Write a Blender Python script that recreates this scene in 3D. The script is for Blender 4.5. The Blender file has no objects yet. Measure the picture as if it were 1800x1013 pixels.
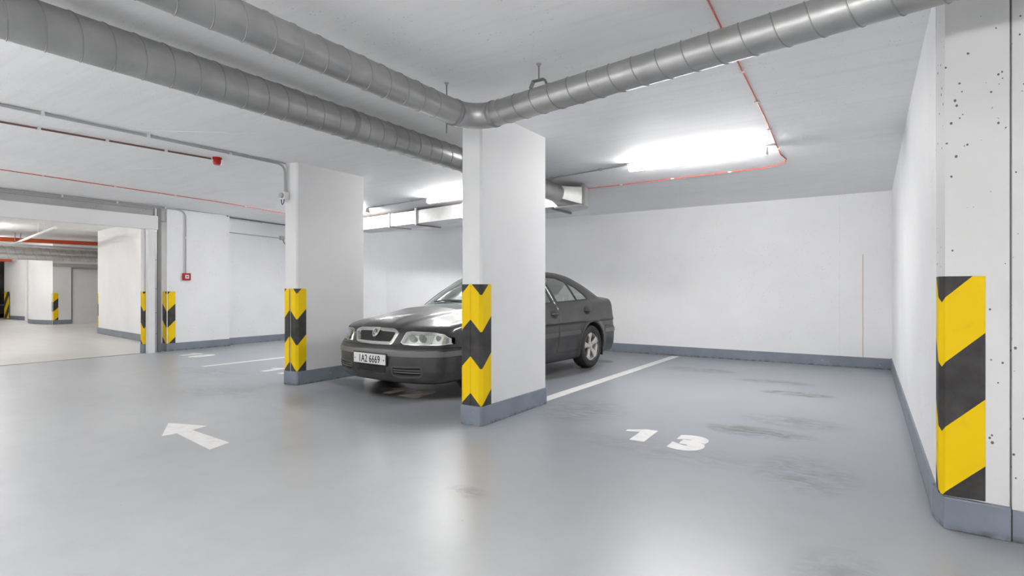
import bpy, math, random
import numpy as np
from mathutils import Vector, Matrix

random.seed(4)
C = bpy.context.scene.collection
SC = bpy.context.scene
H = 2.77          # ceiling height
CAM_H = 1.19

# ------------------------------------------------------------------ camera, world, exposure
cam_d = bpy.data.cameras.new('camera')
cam = bpy.data.objects.new('camera', cam_d); C.objects.link(cam); SC.camera = cam
cam_d.sensor_width = 36; cam_d.lens = 965.0 / 1800 * 36
cam_d.shift_y = 2.5 / 1800
cam_d.clip_start = 0.05; cam_d.clip_end = 100
cam.location = (0, 0, CAM_H)
cam.rotation_euler = (math.pi / 2, 0, math.atan(625 / 965))
w = bpy.data.worlds.new('world'); SC.world = w; w.use_nodes = True
w.node_tree.nodes['Background'].inputs[0].default_value = (0.9, 0.95, 1, 1)
w.node_tree.nodes['Background'].inputs[1].default_value = 0.0
SC.view_settings.view_transform = 'Standard'; SC.view_settings.look = 'None'
SC.view_settings.gamma = 1; SC.view_settings.use_curve_mapping = False
SC.view_settings.exposure = 2.6
LAMP_POWER = 16.0      # emission strength of the fluorescent covers
SC.cycles.max_bounces = 10; SC.cycles.diffuse_bounces = 7; SC.cycles.glossy_bounces = 5
SC.cycles.transparent_max_bounces = 12; SC.cycles.transmission_bounces = 6
SC.cycles.use_denoising = True
SC.cycles.caustics_reflective = False; SC.cycles.caustics_refractive = False
SC.cycles.sample_clamp_indirect = 6

# ------------------------------------------------------------------ materials
def new_mat(name):
    m = bpy.data.materials.new(name); m.use_nodes = True
    return m, m.node_tree, m.node_tree.nodes['Principled BSDF']

def simple(name, col, rough=0.5, metal=0.0, **kw):
    m, nt, b = new_mat(name)
    b.inputs['Base Color'].default_value = (*col, 1)
    b.inputs['Roughness'].default_value = rough
    b.inputs['Metallic'].default_value = metal
    for k, v in kw.items():
        b.inputs[k].default_value = v
    return m

class N:
    """small node-building helper"""
    def __init__(s, nt): s.nt = nt
    def n(s, t, **kw):
        x = s.nt.nodes.new(t)
        for k, v in kw.items(): setattr(x, k, v)
        return x
    def l(s, a, b): s.nt.links.new(a, b)
    def val(s, x, sock):
        if isinstance(x, (int, float)): sock.default_value = x
        elif isinstance(x, tuple): sock.default_value = x
        else: s.l(x, sock)
    def math(s, op, a, b=0.0, c=None, clamp=False):
        x = s.n('ShaderNodeMath', operation=op, use_clamp=clamp)
        s.val(a, x.inputs[0]); s.val(b, x.inputs[1])
        if c is not None: s.val(c, x.inputs[2])
        return x.outputs[0]
    def coord(s, kind='Object'):
        return s.n('ShaderNodeTexCoord').outputs[kind]
    def geo(s): return s.n('ShaderNodeNewGeometry').outputs['Position']
    def scale(s, vec, sc):
        x = s.n('ShaderNodeVectorMath', operation='MULTIPLY'); s.l(vec, x.inputs[0]); x.inputs[1].default_value = sc
        return x.outputs[0]
    def noise(s, vec, scale, detail=4, rough=0.55, dist=0.0):
        x = s.n('ShaderNodeTexNoise'); s.l(vec, x.inputs['Vector'])
        x.inputs['Scale'].default_value = scale; x.inputs['Detail'].default_value = detail
        x.inputs['Roughness'].default_value = rough; x.inputs['Distortion'].default_value = dist
        return x.outputs[0]
    def voro(s, vec, scale, feature='F1'):
        x = s.n('ShaderNodeTexVoronoi', feature=feature); s.l(vec, x.inputs['Vector']); x.inputs['Scale'].default_value = scale
        return x.outputs['Distance']
    def ramp(s, fac, a, b, lo=0.0, hi=1.0):
        x = s.n('ShaderNodeMapRange'); x.clamp = True
        s.l(fac, x.inputs[0]); x.inputs[1].default_value = a; x.inputs[2].default_value = b
        x.inputs[3].default_value = lo; x.inputs[4].default_value = hi
        return x.outputs[0]
    def mix(s, fac, a, b):
        x = s.n('ShaderNodeMix', data_type='RGBA')
        s.val(fac, x.inputs[0])
        for v, i in ((a, 6), (b, 7)):
            if isinstance(v, tuple): x.inputs[i].default_value = (*v[:3], 1)
            else: s.l(v, x.inputs[i])
        return x.outputs[2]
    def bump(s, h, strength, dist=0.01):
        x = s.n('ShaderNodeBump'); s.l(h, x.inputs['Height']); x.inputs['Strength'].default_value = strength
        x.inputs['Distance'].default_value = dist
        return x.outputs[0]
    def sep(s, vec):
        x = s.n('ShaderNodeSeparateXYZ'); s.l(vec, x.inputs[0]); return x.outputs

def mat_plaster(name, col, dark, pits=0.0, boards=0.0, spec=0.3, rust=False):
    m, nt, b = new_mat(name); k = N(nt); p = k.geo()
    n1 = k.noise(p, 1.3, 5); n2 = k.noise(p, 45, 3)
    c = k.mix(k.ramp(n1, 0.35, 0.7), col, dark)
    if boards:
        st = k.noise(k.scale(p, (0.5, 9, 1)), 2.0, 5, 0.6)
        c = k.mix(k.math('MULTIPLY', k.ramp(st, 0.45, 0.75), boards), c, tuple(0.8 * x for x in dark))
    if pits:
        v = k.voro(k.scale(p, (1, 1, 0.8)), 30)
        big = k.noise(p, 3.0, 2)
        lim = k.ramp(big, 0.35, 0.65, 0.05, 0.19)
        pit = k.math('LESS_THAN', v, lim)
        pitn = k.math('MULTIPLY', pit, k.math('GREATER_THAN', k.noise(p, 17, 1), 0.50))
        c = k.mix(k.math('MULTIPLY', pitn, pits), c, (0.16, 0.13, 0.11))
    if rust:
        s = k.sep(p)
        wob = k.math('MULTIPLY', k.math('SUBTRACT', k.noise(p, 2.5, 2), 0.5), 0.012)
        dx = k.math('ABSOLUTE', k.math('ADD', k.math('ADD', s[0], 0.06), wob))
        line = k.math('LESS_THAN', dx, 0.005)
        zl = k.math('LESS_THAN', s[2], 1.72)
        c = k.mix(k.math('MULTIPLY', k.math('MULTIPLY', line, zl), 0.75), c, (0.50, 0.25, 0.10))
        dx2 = k.math('ABSOLUTE', k.math('ADD', k.math('ADD', s[0], 0.36), wob))
        c = k.mix(k.math('MULTIPLY', k.math('LESS_THAN', dx2, 0.004), k.math('MULTIPLY', k.ramp(n2, 0.4, 0.7), 0.3)), c, (0.45, 0.42, 0.4))
    k.l(c, b.inputs['Base Color'])
    b.inputs['Roughness'].default_value = 0.62
    b.inputs['Specular IOR Level'].default_value = spec
    hh = k.math('ADD', k.math('MULTIPLY', n2, 0.6), k.noise(p, 7, 3))
    k.l(k.bump(hh, 0.12, 0.01), b.inputs['Normal'])
    return m

M = {}
M['wall'] = mat_plaster('white_plaster', (0.87, 0.87, 0.87), (0.82, 0.82, 0.825), pits=0.35)
M['wall_rust'] = mat_plaster('white_plaster_rust', (0.88, 0.88, 0.88), (0.84, 0.84, 0.845), pits=0.2, rust=True)
M['column'] = mat_plaster('wall_white_toned_down', (0.76, 0.76, 0.76), (0.72, 0.72, 0.725))  # the wall white; softer light on the columns is put into the colour
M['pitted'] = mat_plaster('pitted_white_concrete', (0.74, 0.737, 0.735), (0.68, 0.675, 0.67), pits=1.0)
M['ceiling'] = mat_plaster('ceiling_paint', (0.89, 0.89, 0.89), (0.85, 0.85, 0.85), pits=0.25, boards=0.25, spec=0.2)
M['raw'] = mat_plaster('raw_concrete', (0.50, 0.50, 0.50), (0.36, 0.36, 0.35), pits=1.0)

def mat_base():
    m, nt, b = new_mat('baseboard_paint'); k = N(nt); p = k.geo()
    n1 = k.noise(p, 3, 5); s = k.sep(p)
    c = k.mix(k.ramp(n1, 0.3, 0.75), (0.235, 0.265, 0.315), (0.17, 0.195, 0.235))
    wear = k.math('GREATER_THAN', k.noise(k.scale(p, (1, 1, 2.0)), 10, 4, 0.65), 0.70)
    c = k.mix(k.math('MULTIPLY', wear, 0.7), c, (0.55, 0.55, 0.55))
    low = k.math('MULTIPLY', k.ramp(s[2], 0.035, 0.0), k.ramp(k.noise(p, 14, 4), 0.42, 0.62))
    c = k.mix(low, c, (0.07, 0.055, 0.045))
    k.l(c, b.inputs['Base Color']); b.inputs['Roughness'].default_value = 0.42
    k.l(k.bump(k.noise(p, 25, 3), 0.25, 0.01), b.inputs['Normal'])
    return m
M['base'] = mat_base()

# floor: two-component epoxy with tyre smudges at fixed places (x, y, rx, ry, strength)
SPOTS = [(-0.68, 7.0, 0.42, 0.17, 0.75), (-1.0, 7.75, 0.55, 0.22, 0.42), (-0.80, 4.95, 0.50, 0.22, 0.50),
         (-0.55, 5.5, 0.5, 0.3, 0.3), (-2.1, 8.3, 0.6, 0.3, 0.45), (-0.1, 2.6, 0.22, 0.42, 0.16),
         (-1.98, 2.56, 0.16, 0.1, 0.22), (-2.35, 4.9, 0.5, 0.6, 0.25), (-1.3, 4.0, 0.9, 0.3, 0.15),
         (-0.35, 4.0, 0.35, 0.5, 0.25), (-8.0, 4.3, 0.9, 0.4, 0.2), (-6.3, 3.5, 0.8, 0.4, 0.15)]
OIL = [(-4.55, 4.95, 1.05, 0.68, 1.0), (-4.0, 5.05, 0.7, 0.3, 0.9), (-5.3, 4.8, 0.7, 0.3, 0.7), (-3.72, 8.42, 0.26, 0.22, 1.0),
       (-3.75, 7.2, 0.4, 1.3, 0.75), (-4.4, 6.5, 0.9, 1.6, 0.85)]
def mat_floor():
    m, nt, b = new_mat('epoxy_floor'); k = N(nt); p = k.geo(); s = k.sep(p)
    n1 = k.noise(p, 0.55, 4, 0.5); n2 = k.noise(k.scale(p, (1, 1, 1)), 4, 5, 0.6); n3 = k.noise(p, 90, 2)
    bay = k.mix(k.ramp(n1, 0.3, 0.7), (0.295, 0.315, 0.355), (0.335, 0.355, 0.395))
    aisle = k.mix(k.ramp(n1, 0.3, 0.7), (0.43, 0.44, 0.455), (0.49, 0.50, 0.515))
    # driving lane is worn greyer than the bays
    inbay = k.ramp(k.math('ADD', k.math('ADD', s[1], k.math('MULTIPLY', s[0], 0.14)), k.math('MULTIPLY', n1, 1.2)), 2.6, 4.6)
    c = k.mix(inbay, aisle, bay)
    far = k.ramp(s[0], -11.35, -11.40)
    c = k.mix(far, c, k.mix(k.ramp(n1, 0.3, 0.7), (0.55, 0.54, 0.52), (0.61, 0.60, 0.58)))
    c = k.mix(k.math('MULTIPLY', k.ramp(n2, 0.45, 0.8), 0.22), c, (0.27, 0.28, 0.29))
    def spots(lst, hi=0.1):
        tot = None
        for x, y, rx, ry, st in lst:
            dx = k.math('DIVIDE', k.math('SUBTRACT', s[0], x), rx)
            dy = k.math('DIVIDE', k.math('SUBTRACT', s[1], y), ry)
            d = k.math('ADD', k.math('MULTIPLY', dx, dx), k.math('MULTIPLY', dy, dy))
            v = k.math('MULTIPLY', k.ramp(d, 1.0, hi), st)
            tot = v if tot is None else k.math('MAXIMUM', tot, v)
        return tot
    sm = k.math('MULTIPLY', k.math('MULTIPLY', spots(SPOTS), 2.1, clamp=True), k.ramp(k.noise(k.scale(p, (1, 1.9, 1)), 4.5, 7, 0.72, 1.2), 0.40, 0.60))
    c = k.mix(sm, c, (0.11, 0.105, 0.10))
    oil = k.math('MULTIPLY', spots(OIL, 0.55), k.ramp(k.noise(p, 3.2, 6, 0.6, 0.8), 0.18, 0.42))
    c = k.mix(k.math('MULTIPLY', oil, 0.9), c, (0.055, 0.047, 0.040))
    dots = k.math('MULTIPLY', k.math('LESS_THAN', k.voro(p, 7), 0.022), k.math('GREATER_THAN', k.noise(p, 3, 1), 0.5))
    c = k.mix(k.math('MULTIPLY', dots, 0.8), c, (0.09, 0.08, 0.08))
    k.l(c, b.inputs['Base Color'])
    b.inputs['Roughness'].default_value = 0.33
    b.inputs['Specular IOR Level'].default_value = 0.55
    h = k.math('ADD', k.math('MULTIPLY', n3, 0.12), k.noise(p, 9, 3))
    k.l(k.bump(h, 0.035, 0.01), b.inputs['Normal'])
    return m
M['floor'] = mat_floor()

def mat_paintline():
    m, nt, b = new_mat('floor_marking_paint'); k = N(nt); p = k.geo()
    c = k.mix(k.ramp(k.noise(p, 12, 5, 0.65), 0.45, 0.75), (0.86, 0.85, 0.83), (0.74, 0.73, 0.72))
    k.l(c, b.inputs['Base Color']); b.inputs['Roughness'].default_value = 0.45
    return m
M['marking'] = mat_paintline()
M['marking_dirty'] = simple('dirty_marking_paint', (0.40, 0.35, 0.32), 0.5)

def mat_guard():
    m, nt, b = new_mat('yellow_black_guard'); k = N(nt); o = k.coord(); s = k.sep(o); g = k.geo()
    d = k.math('ADD', k.math('ABSOLUTE', s[0]), k.math('ABSOLUTE', s[1]))
    v = k.math('SUBTRACT', s[2], d)
    fr = k.math('FRACT', k.math('ADD', k.math('DIVIDE', k.math('SUBTRACT', v, 0.315), 0.645), 10.0))
    blk = k.math('LESS_THAN', fr, 0.5)
    dirt = k.noise(g, 9, 5, 0.65)
    yel = k.mix(k.math('MULTIPLY', k.ramp(dirt, 0.60, 0.85), 0.35), (0.86, 0.58, 0.002), (0.60, 0.40, 0.02))
    bk = k.mix(k.ramp(dirt, 0.4, 0.8), (0.045, 0.043, 0.042), (0.085, 0.082, 0.08))
    c = k.mix(blk, yel, bk)
    k.l(c, b.inputs['Base Color']); b.inputs['Roughness'].default_value = 0.6; b.inputs['Specular IOR Level'].default_value = 0.22
    k.l(k.bump(k.noise(g, 60, 2), 0.1, 0.005), b.inputs['Normal'])
    return m
M['guard'] = mat_guard()

def mat_galv(name, base=0.42, rough=0.38):
    m, nt, b = new_mat(name); k = N(nt); p = k.geo()
    n1 = k.noise(p, 6, 4); n2 = k.noise(p, 60, 3)
    c = k.mix(k.ramp(n1, 0.3, 0.7), (base, base, base * 0.985), (base * 0.8, base * 0.8, base * 0.79))
    k.l(c, b.inputs['Base Color']); b.inputs['Metallic'].default_value = 0.85
    k.l(k.ramp(n2, 0.3, 0.7, rough, rough + 0.12), b.inputs['Roughness'])
    return m
M['galv'] = mat_galv('galvanised_steel', 0.48, 0.33)
M['galv_light'] = mat_galv('galvanised_light', 0.66, 0.42)
M['seam'] = simple('duct_seam', (0.33, 0.33, 0.325), 0.5, 0.6)
M['steel'] = simple('steel', (0.42, 0.42, 0.42), 0.4, 0.7)
M['dark_steel'] = simple('dark_steel', (0.19, 0.19, 0.185), 0.5, 0.4)
M['white_metal'] = simple('white_painted_metal', (0.74, 0.74, 0.74), 0.4)
M['plastic'] = simple('white_plastic', (0.72, 0.72, 0.71), 0.4)
M['grey_plastic'] = simple('grey_plastic', (0.42, 0.42, 0.42), 0.45)
M['conduit'] = simple('grey_conduit', (0.40, 0.40, 0.40), 0.45)
M['brown_cable'] = simple('brown_cable', (0.16, 0.075, 0.06), 0.5)
M['red_cable'] = simple('red_cable', (0.62, 0.10, 0.06), 0.5)
M['black_cable'] = simple('black_cable', (0.05, 0.05, 0.05), 0.5)
M['red'] = simple('alarm_red', (0.42, 0.012, 0.012), 0.25)
M['red_pipe'] = simple('red_pipe_paint', (0.55, 0.075, 0.02), 0.4)
M['black'] = simple('black', (0.015, 0.015, 0.015), 0.5)
M['rubber'] = simple('tyre_rubber', (0.035, 0.034, 0.033), 0.75)
M['trim'] = simple('dark_plastic_trim', (0.07, 0.07, 0.07), 0.5)
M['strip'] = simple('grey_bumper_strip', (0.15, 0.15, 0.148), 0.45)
M['door_strip'] = simple('dusty_door_strip', (0.085, 0.084, 0.082), 0.5)
M['screen'] = None
M['inner'] = simple('interior_black', (0.012, 0.012, 0.012), 0.7)
M['fabric'] = simple('seat_fabric', (0.07, 0.07, 0.075), 0.9)
M['chrome'] = simple('chrome', (0.62, 0.62, 0.60), 0.16, 1.0)
M['alloy'] = simple('alloy', (0.68, 0.67, 0.64), 0.38, 0.6)
M['disc'] = simple('brake_disc', (0.20, 0.13, 0.10), 0.5, 0.7)
M['reflector'] = simple('lamp_reflector', (0.75, 0.75, 0.75), 0.22, 0.85)
M['bulb'] = simple('lamp_bulb', (0.5, 0.5, 0.5), 0.15, 0.6)
M['taillight'] = simple('taillight_red', (0.35, 0.01, 0.01), 0.15)
M['plate'] = simple('plate_white', (0.72, 0.72, 0.70), 0.4)
M['ink'] = simple('plate_ink', (0.02, 0.02, 0.025), 0.5)
M['badge'] = simple('badge_green', (0.10, 0.15, 0.11), 0.3, 0.4)

def mat_car():
    m, nt, b = new_mat('dark_grey_car_paint'); k = N(nt); o = k.coord()
    dust = k.noise(o, 5, 6, 0.65); s = k.sep(o)
    c = k.mix(k.math('MULTIPLY', k.ramp(dust, 0.3, 0.75), 0.6), (0.028, 0.026, 0.027), (0.095, 0.093, 0.09))
    k.l(c, b.inputs['Base Color']); b.inputs['Metallic'].default_value = 0.35
    k.l(k.ramp(dust, 0.3, 0.8, 0.38, 0.52), b.inputs['Roughness'])
    b.inputs['Coat Weight'].default_value = 0.55; b.inputs['Coat Roughness'].default_value = 0.10
    return m
M['paint'] = mat_car()

def mat_glass(name, tint, fac):
    m = bpy.data.materials.new(name); m.use_nodes = True; nt = m.node_tree; k = N(nt)
    for n in list(nt.nodes): nt.nodes.remove(n)
    out = k.n('ShaderNodeOutputMaterial'); tr = k.n('ShaderNodeBsdfTransparent'); gl = k.n('ShaderNodeBsdfGlossy')
    tr.inputs[0].default_value = (*tint, 1); gl.inputs['Roughness'].default_value = 0.03
    gl.inputs['Color'].default_value = (0.95, 1, 0.96, 1)
    fr = k.n('ShaderNodeFresnel'); fr.inputs[0].default_value = 1.5
    f = k.math('ADD', k.math('MULTIPLY', fr.outputs[0], 2.0), fac, clamp=True)
    mx = k.n('ShaderNodeMixShader'); k.l(f, mx.inputs[0]); k.l(tr.outputs[0], mx.inputs[1]); k.l(gl.outputs[0], mx.inputs[2])
    k.l(mx.outputs[0], out.inputs[0])
    return m
M['glass'] = mat_glass('car_glass', (0.74, 0.80, 0.75), 0.22)
M['screen'] = mat_glass('windscreen_glass', (0.70, 0.78, 0.72), 0.33)
M['lens'] = mat_glass('lamp_lens', (0.86, 0.87, 0.86), 0.06)

def mat_emit(name, st):
    m, nt, b = new_mat(name)
    b.inputs['Base Color'].default_value = (0.9, 0.9, 0.9, 1)
    b.inputs['Emission Color'].default_value = (1.0, 0.988, 0.972, 1)
    b.inputs['Emission Strength'].default_value = st
    return m
M['tube'] = mat_emit('fluorescent_cover', LAMP_POWER)
M['tube_fill'] = mat_emit('fill_lamp_cover', LAMP_POWER * 0.43)  # for the added, unseen lamps over the lane
M['tube_gate'] = mat_emit('fluorescent_cover_gate', LAMP_POWER * 0.78)

# ------------------------------------------------------------------ geometry helpers
class G:
    """collects vertices and faces, links them as one mesh object"""
    def __init__(s): s.v = []; s.f = []
    def add(s, vs, fs):
        b = len(s.v); s.v += [tuple(map(float, x)) for x in vs]; s.f += [tuple(b + i for i in f) for f in fs]; return s
    def box(s, x0, x1, y0, y1, z0, z1):
        vs = [(x, y, z) for z in (z0, z1) for y in (y0, y1) for x in (x0, x1)]
        return s.add(vs, [(0, 2, 3, 1), (4, 5, 7, 6), (0, 1, 5, 4), (2, 6, 7, 3), (0, 4, 6, 2), (1, 3, 7, 5)])
    def prism(s, pts, z0, z1):
        """vertical prism over a plan polygon (counter-clockwise)"""
        a = sum(pts[i][0] * pts[(i + 1) % len(pts)][1] - pts[(i + 1) % len(pts)][0] * pts[i][1] for i in range(len(pts)))
        if a < 0: pts = pts[::-1]
        n = len(pts); zz = z1 if callable(z1) else (lambda x, y: z1)
        vs = [(x, y, z0) for x, y in pts] + [(x, y, zz(x, y)) for x, y in pts]
        fs = [tuple(range(n))[::-1], tuple(range(n, 2 * n))] + [(i, (i + 1) % n, n + (i + 1) % n, n + i) for i in range(n)]
        return s.add(vs, fs)
    def obox(s, p, q, wd, z0, z1):
        """box standing along the plan segment p-q, wd wide"""
        p = Vector(p); q = Vector(q); d = (q - p).normalized(); n = Vector((-d.y, d.x)) * wd / 2
        return s.prism([tuple(p - n), tuple(q - n), tuple(q + n), tuple(p + n)], z0, z1)
    def tube(s, pts, r, n=8, cap=True):
        pts = [Vector(p) for p in pts]; m = len(pts); vs = []; fs = []
        up = None
        for i, p in enumerate(pts):
            t = (pts[min(i + 1, m - 1)] - pts[max(i - 1, 0)]).normalized()
            if up is None:
                up = Vector((0, 0, 1)) if abs(t.z) < 0.9 else Vector((1, 0, 0))
            a = (up - t * up.dot(t)).normalized(); b = t.cross(a); up = a
            rr = r[i] if isinstance(r, (list, tuple)) else r
            vs += [p + (a * math.cos(2 * math.pi * j / n) + b * math.sin(2 * math.pi * j / n)) * rr for j in range(n)]
        for i in range(m - 1):
            for j in range(n):
                k2 = (j + 1) % n
                fs.append((i * n + j, i * n + k2, (i + 1) * n + k2, (i + 1) * n + j))
        if cap:
            fs.append(tuple(range(n))[::-1]); fs.append(tuple((m - 1) * n + j for j in range(n)))
        return s.add(vs, fs)
    def lathe(s, prof, axis='z', n=24, o=(0, 0, 0), cap=True):
        """revolve (r, h) profile"""
        vs = []; m = len(prof)
        for r, h in prof:
            for j in range(n):
                a = 2 * math.pi * j / n; c, d = r * math.cos(a), r * math.sin(a)
                p = (c, d, h) if axis == 'z' else ((h, c, d) if axis == 'x' else (d, h, c))
                vs.append((p[0] + o[0], p[1] + o[1], p[2] + o[2]))
        fs = [(i * n + j, i * n + (j + 1) % n, (i + 1) * n + (j + 1) % n, (i + 1) * n + j) for i in range(m - 1) for j in range(n)]
        if cap and prof[0][0] > 1e-6: fs.append(tuple(range(n))[::-1])
        if cap and prof[-1][0] > 1e-6: fs.append(tuple((m - 1) * n + j for j in range(n)))
        return s.add(vs, fs)
    def obj(s, name, mat, parent=None, smooth=False, bevel=0.0, off=None, angle=40):
        me = bpy.data.meshes.new(name)
        o0 = Vector(off) if off is not None else Vector((0, 0, 0))
        me.from_pydata([tuple(Vector(v) - o0) for v in s.v], [], s.f); me.materials.append(mat)
        o = bpy.data.objects.new(name, me); C.objects.link(o)
        if parent is not None: o.parent = parent
        if off is not None and parent is None: o.location = o0
        if smooth:
            me.polygons.foreach_set('use_smooth', [True] * len(me.polygons))
            me.set_sharp_from_angle(angle=math.radians(angle))
        if bevel:
            b = o.modifiers.new('bevel', 'BEVEL'); b.width = bevel; b.segments = 2; b.limit_method = 'ANGLE'
            b.harden_normals = False
        return o

def tag(o, label, cat, group=None, kind=None):
    o['label'] = label; o['category'] = cat
    if group: o['group'] = group
    if kind: o['kind'] = kind
    return o
def struct(o):
    o['kind'] = 'structure'; return o
def thing(name, label, cat, loc=(0, 0, 0), group=None, rz=0.0):
    o = bpy.data.objects.new(name, None); C.objects.link(o); o.location = loc; o.rotation_euler.z = rz
    o.empty_display_size = 0.1
    return tag(o, label, cat, group)
def copy_tree(o, parent=None):
    c = o.copy(); C.objects.link(c); c.parent = parent
    for ch in [x for x in bpy.data.objects if x.parent == o]: copy_tree(ch, c)
    return c

def ceil_z(x, y):
    return H if y < 5.5 or x < -11.5 else H - 0.12 * (y - 5.5) / 4.34

# ================================================================== SETTING
g = G().box(-36, 4, -4, 11, -0.2, 0.0)
struct(g.obj('floor', M['floor']))
g = G()
for x0, x1 in ((-11.5, 4),):
    g.add([(x0, -4, H), (x1, -4, H), (x1, 5.5, H), (x0, 5.5, H), (x1, 11, H - 0.152), (x0, 11, H - 0.152),
           (x0, -4, H + 0.3), (x1, -4, H + 0.3), (x1, 11, H + 0.3), (x0, 11, H + 0.3)],
          [(0, 3, 2, 1), (3, 5, 4, 2), (6, 7, 8, 9), (0, 1, 7, 6), (5, 9, 8, 4), (1, 2, 4, 8, 7), (0, 6, 9, 5, 3)])
struct(g.obj('ceiling', M['ceiling']))
struct(G().box(-36, -11.5, -4, 11, H, H + 0.3).obj('ceiling', M['ceiling']))

def wall(name, pts, mat=None, z1=H + 0.02, z0=0.0):
    return struct(G().prism(pts, z0, z1).obj(name, mat or M['wall']))
wall('wall_right', [(0.30, 3.62), (0.50, 3.62), (0.50, 9.84), (0.30, 9.84)])
wall('wall_back', [(0.5, 9.837), (0.5, 10.3), (-11.5, 10.3), (-11.5, 10.03), (-10.28, 10.02), (-4.25, 9.91)], M['wall_rust'])
wall('wall_front_right', [(0.573, 3.46), (4.0, 3.40), (4.0, 3.62), (0.573, 3.62)], M['pitted'])
wall('wall_left', [(-11.30, 5.25), (-11.30, 6.48), (-11.46, 6.48), (-11.46, 9.35), (-10.28, 10.04), (-11.46, 10.04), (-11.6, 10.04), (-11.6, 5.25)])
wall('wall_left_near', [(-11.30, -4), (-11.30, 0.6), (-11.6, 0.6), (-11.6, -4)])
wall('wall_side', [(3.8, -4), (4.0, -4), (4.0, 3.5), (3.8, 3.5)])
wall('wall_near', [(-36, -4.0), (4, -4.0), (4, -3.6), (-36, -3.6)])
# beam over the gate
struct(G().box(-11.60, -11.33, 0.6, 5.25, 2.50, H + 0.02).obj('wall_gate_lintel', M['raw']))
# behind the gate
wall('wall_garage_pier', [(-12.6, 5.763), (-13.9, 5.93), (-17.55, 6.40), (-17.55, 10.6), (-11.6, 10.6), (-11.6, 5.25)])
wall('wall_far', [(-23.10, 7.13), (-23.10, 7.67), (-23.18, 7.67), (-23.18, 10.5), (-23.5, 10.5), (-23.5, 7.13)])
arc = [(-23.12, 7.13)]
for i in range(1, 14):
    t = i / 14; arc.append((-23.12 - 3.9 * t, 7.13 + 0.62 * t - 0.42 * math.sin(math.pi * min(1, t * 1.12) ** 0.9) if t < 0.88 else 7.13 + 0.62 * t))
arc += [(-27.02, 7.75), (-27.02, 8.6), (-23.12, 8.6)]
o = wall('wall_round', arc)
for p_ in o.data.polygons: p_.use_smooth = True
o.data.set_sharp_from_angle(angle=math.radians(35))
wall('wall_far_side', [(-29.1, 7.42), (-26.95, 7.60), (-26.95, 8.6), (-29.1, 8.6)])
wall('wall_end', [(-36, -4), (-35.8, -4), (-35.8, 11), (-36, 11)], M['raw'])
wall('wall_far_back', [(-36, 10.3), (-17.5, 10.3), (-17.5, 10.6), (-36, 10.6)])
struct(G().box(-23.17, -23.08, 7.13, 10.3, 1.96, 2.08).obj('trim_1', simple('header_grey', (0.5, 0.5, 0.5), 0.5)))

def baseboard(name, path, h, t=0.012, drop=0.0):
    """blue-grey upstand following the wall foot; path runs with the room on its left"""
    g = G(); path = [Vector(p) for p in path]
    n = len(path); off = []
    for i in range(n):
        ds = []
        if i > 0: ds.append((path[i] - path[i - 1]).normalized())
        if i < n - 1: ds.append((path[i + 1] - path[i]).normalized())
        ns = [Vector((-d.y, d.x)) for d in ds]
        nn = sum(ns, Vector((0, 0)));
        nn = nn / nn.length_squared * len(ns) if len(ns) == 1 else nn / (1 + ns[0].dot(ns[1]))
        off.append(path[i] + nn * t)
    for i in range(n - 1):
        a, b, c, d = path[i], path[i + 1], off[i + 1], off[i]
        vs = [(p.x, p.y, z) for z in (0, h) for p in (a, b, c, d)]
        vs += [(d.x, d.y, h - 0.006), (c.x, c.y, h - 0.006)]
        g.add(vs, [(0, 1, 2, 3), (4, 7, 6, 5), (2, 3, 8, 9), (8, 7, 6, 9), (0, 3, 8, 7, 4), (1, 5, 6, 9, 2), (0, 4, 5, 1)])
    return struct(g.obj(name, M['base']))
baseboard('baseboard_right', [(0.30, 3.62), (0.30, 9.837)], 0.175)
baseboard('baseboard_back', [(0.30, 9.84), (-4.25, 9.91), (-10.28, 10.02)], 0.165)
baseboard('baseboard_left', [(-10.28, 10.04), (-11.46, 9.35), (-11.46, 6.48), (-11.30, 6.48), (-11.30, 5.25), (-11.6, 5.25)], 0.15)
baseboard('baseboard_front_right', [(3.8, 3.404), (0.573, 3.46)], 0.15)
baseboard('baseboard_garage_pier', [(-12.6, 5.763), (-13.9, 5.93), (-17.55, 6.40), (-17.55, 9)], 0.16)
baseboard('baseboard_far', [(-23.10, 7.67), (-23.10, 7.13)], 0.15)
baseboard('baseboard_round', arc[:15], 0.15)
baseboard('baseboard_far_side', [(-26.95, 7.60), (-29.1, 7.42)], 0.15)
# threshold joint below the gate
struct(G().prism([(-11.36, 0.6), (-11.30, 0.6), (-11.30, 5.16), (-11.36, 5.16)], 0.0, 0.003).obj('trim_2', simple('joint_dark', (0.20, 0.18, 0.16), 0.6)))
# hairline joints of the ceiling slab (shallow proud laitance lines)
for i, (a, b) in enumerate([((-6.9, 1.9), (-5.2, 3.25)), ((-8.6, 3.0), (-7.2, 3.9))]):
    struct(G().obox(a, b, 0.006, H - 0.002, H + 0.01).obj('trim_%d' % (i + 3), M['wall']))

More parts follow.
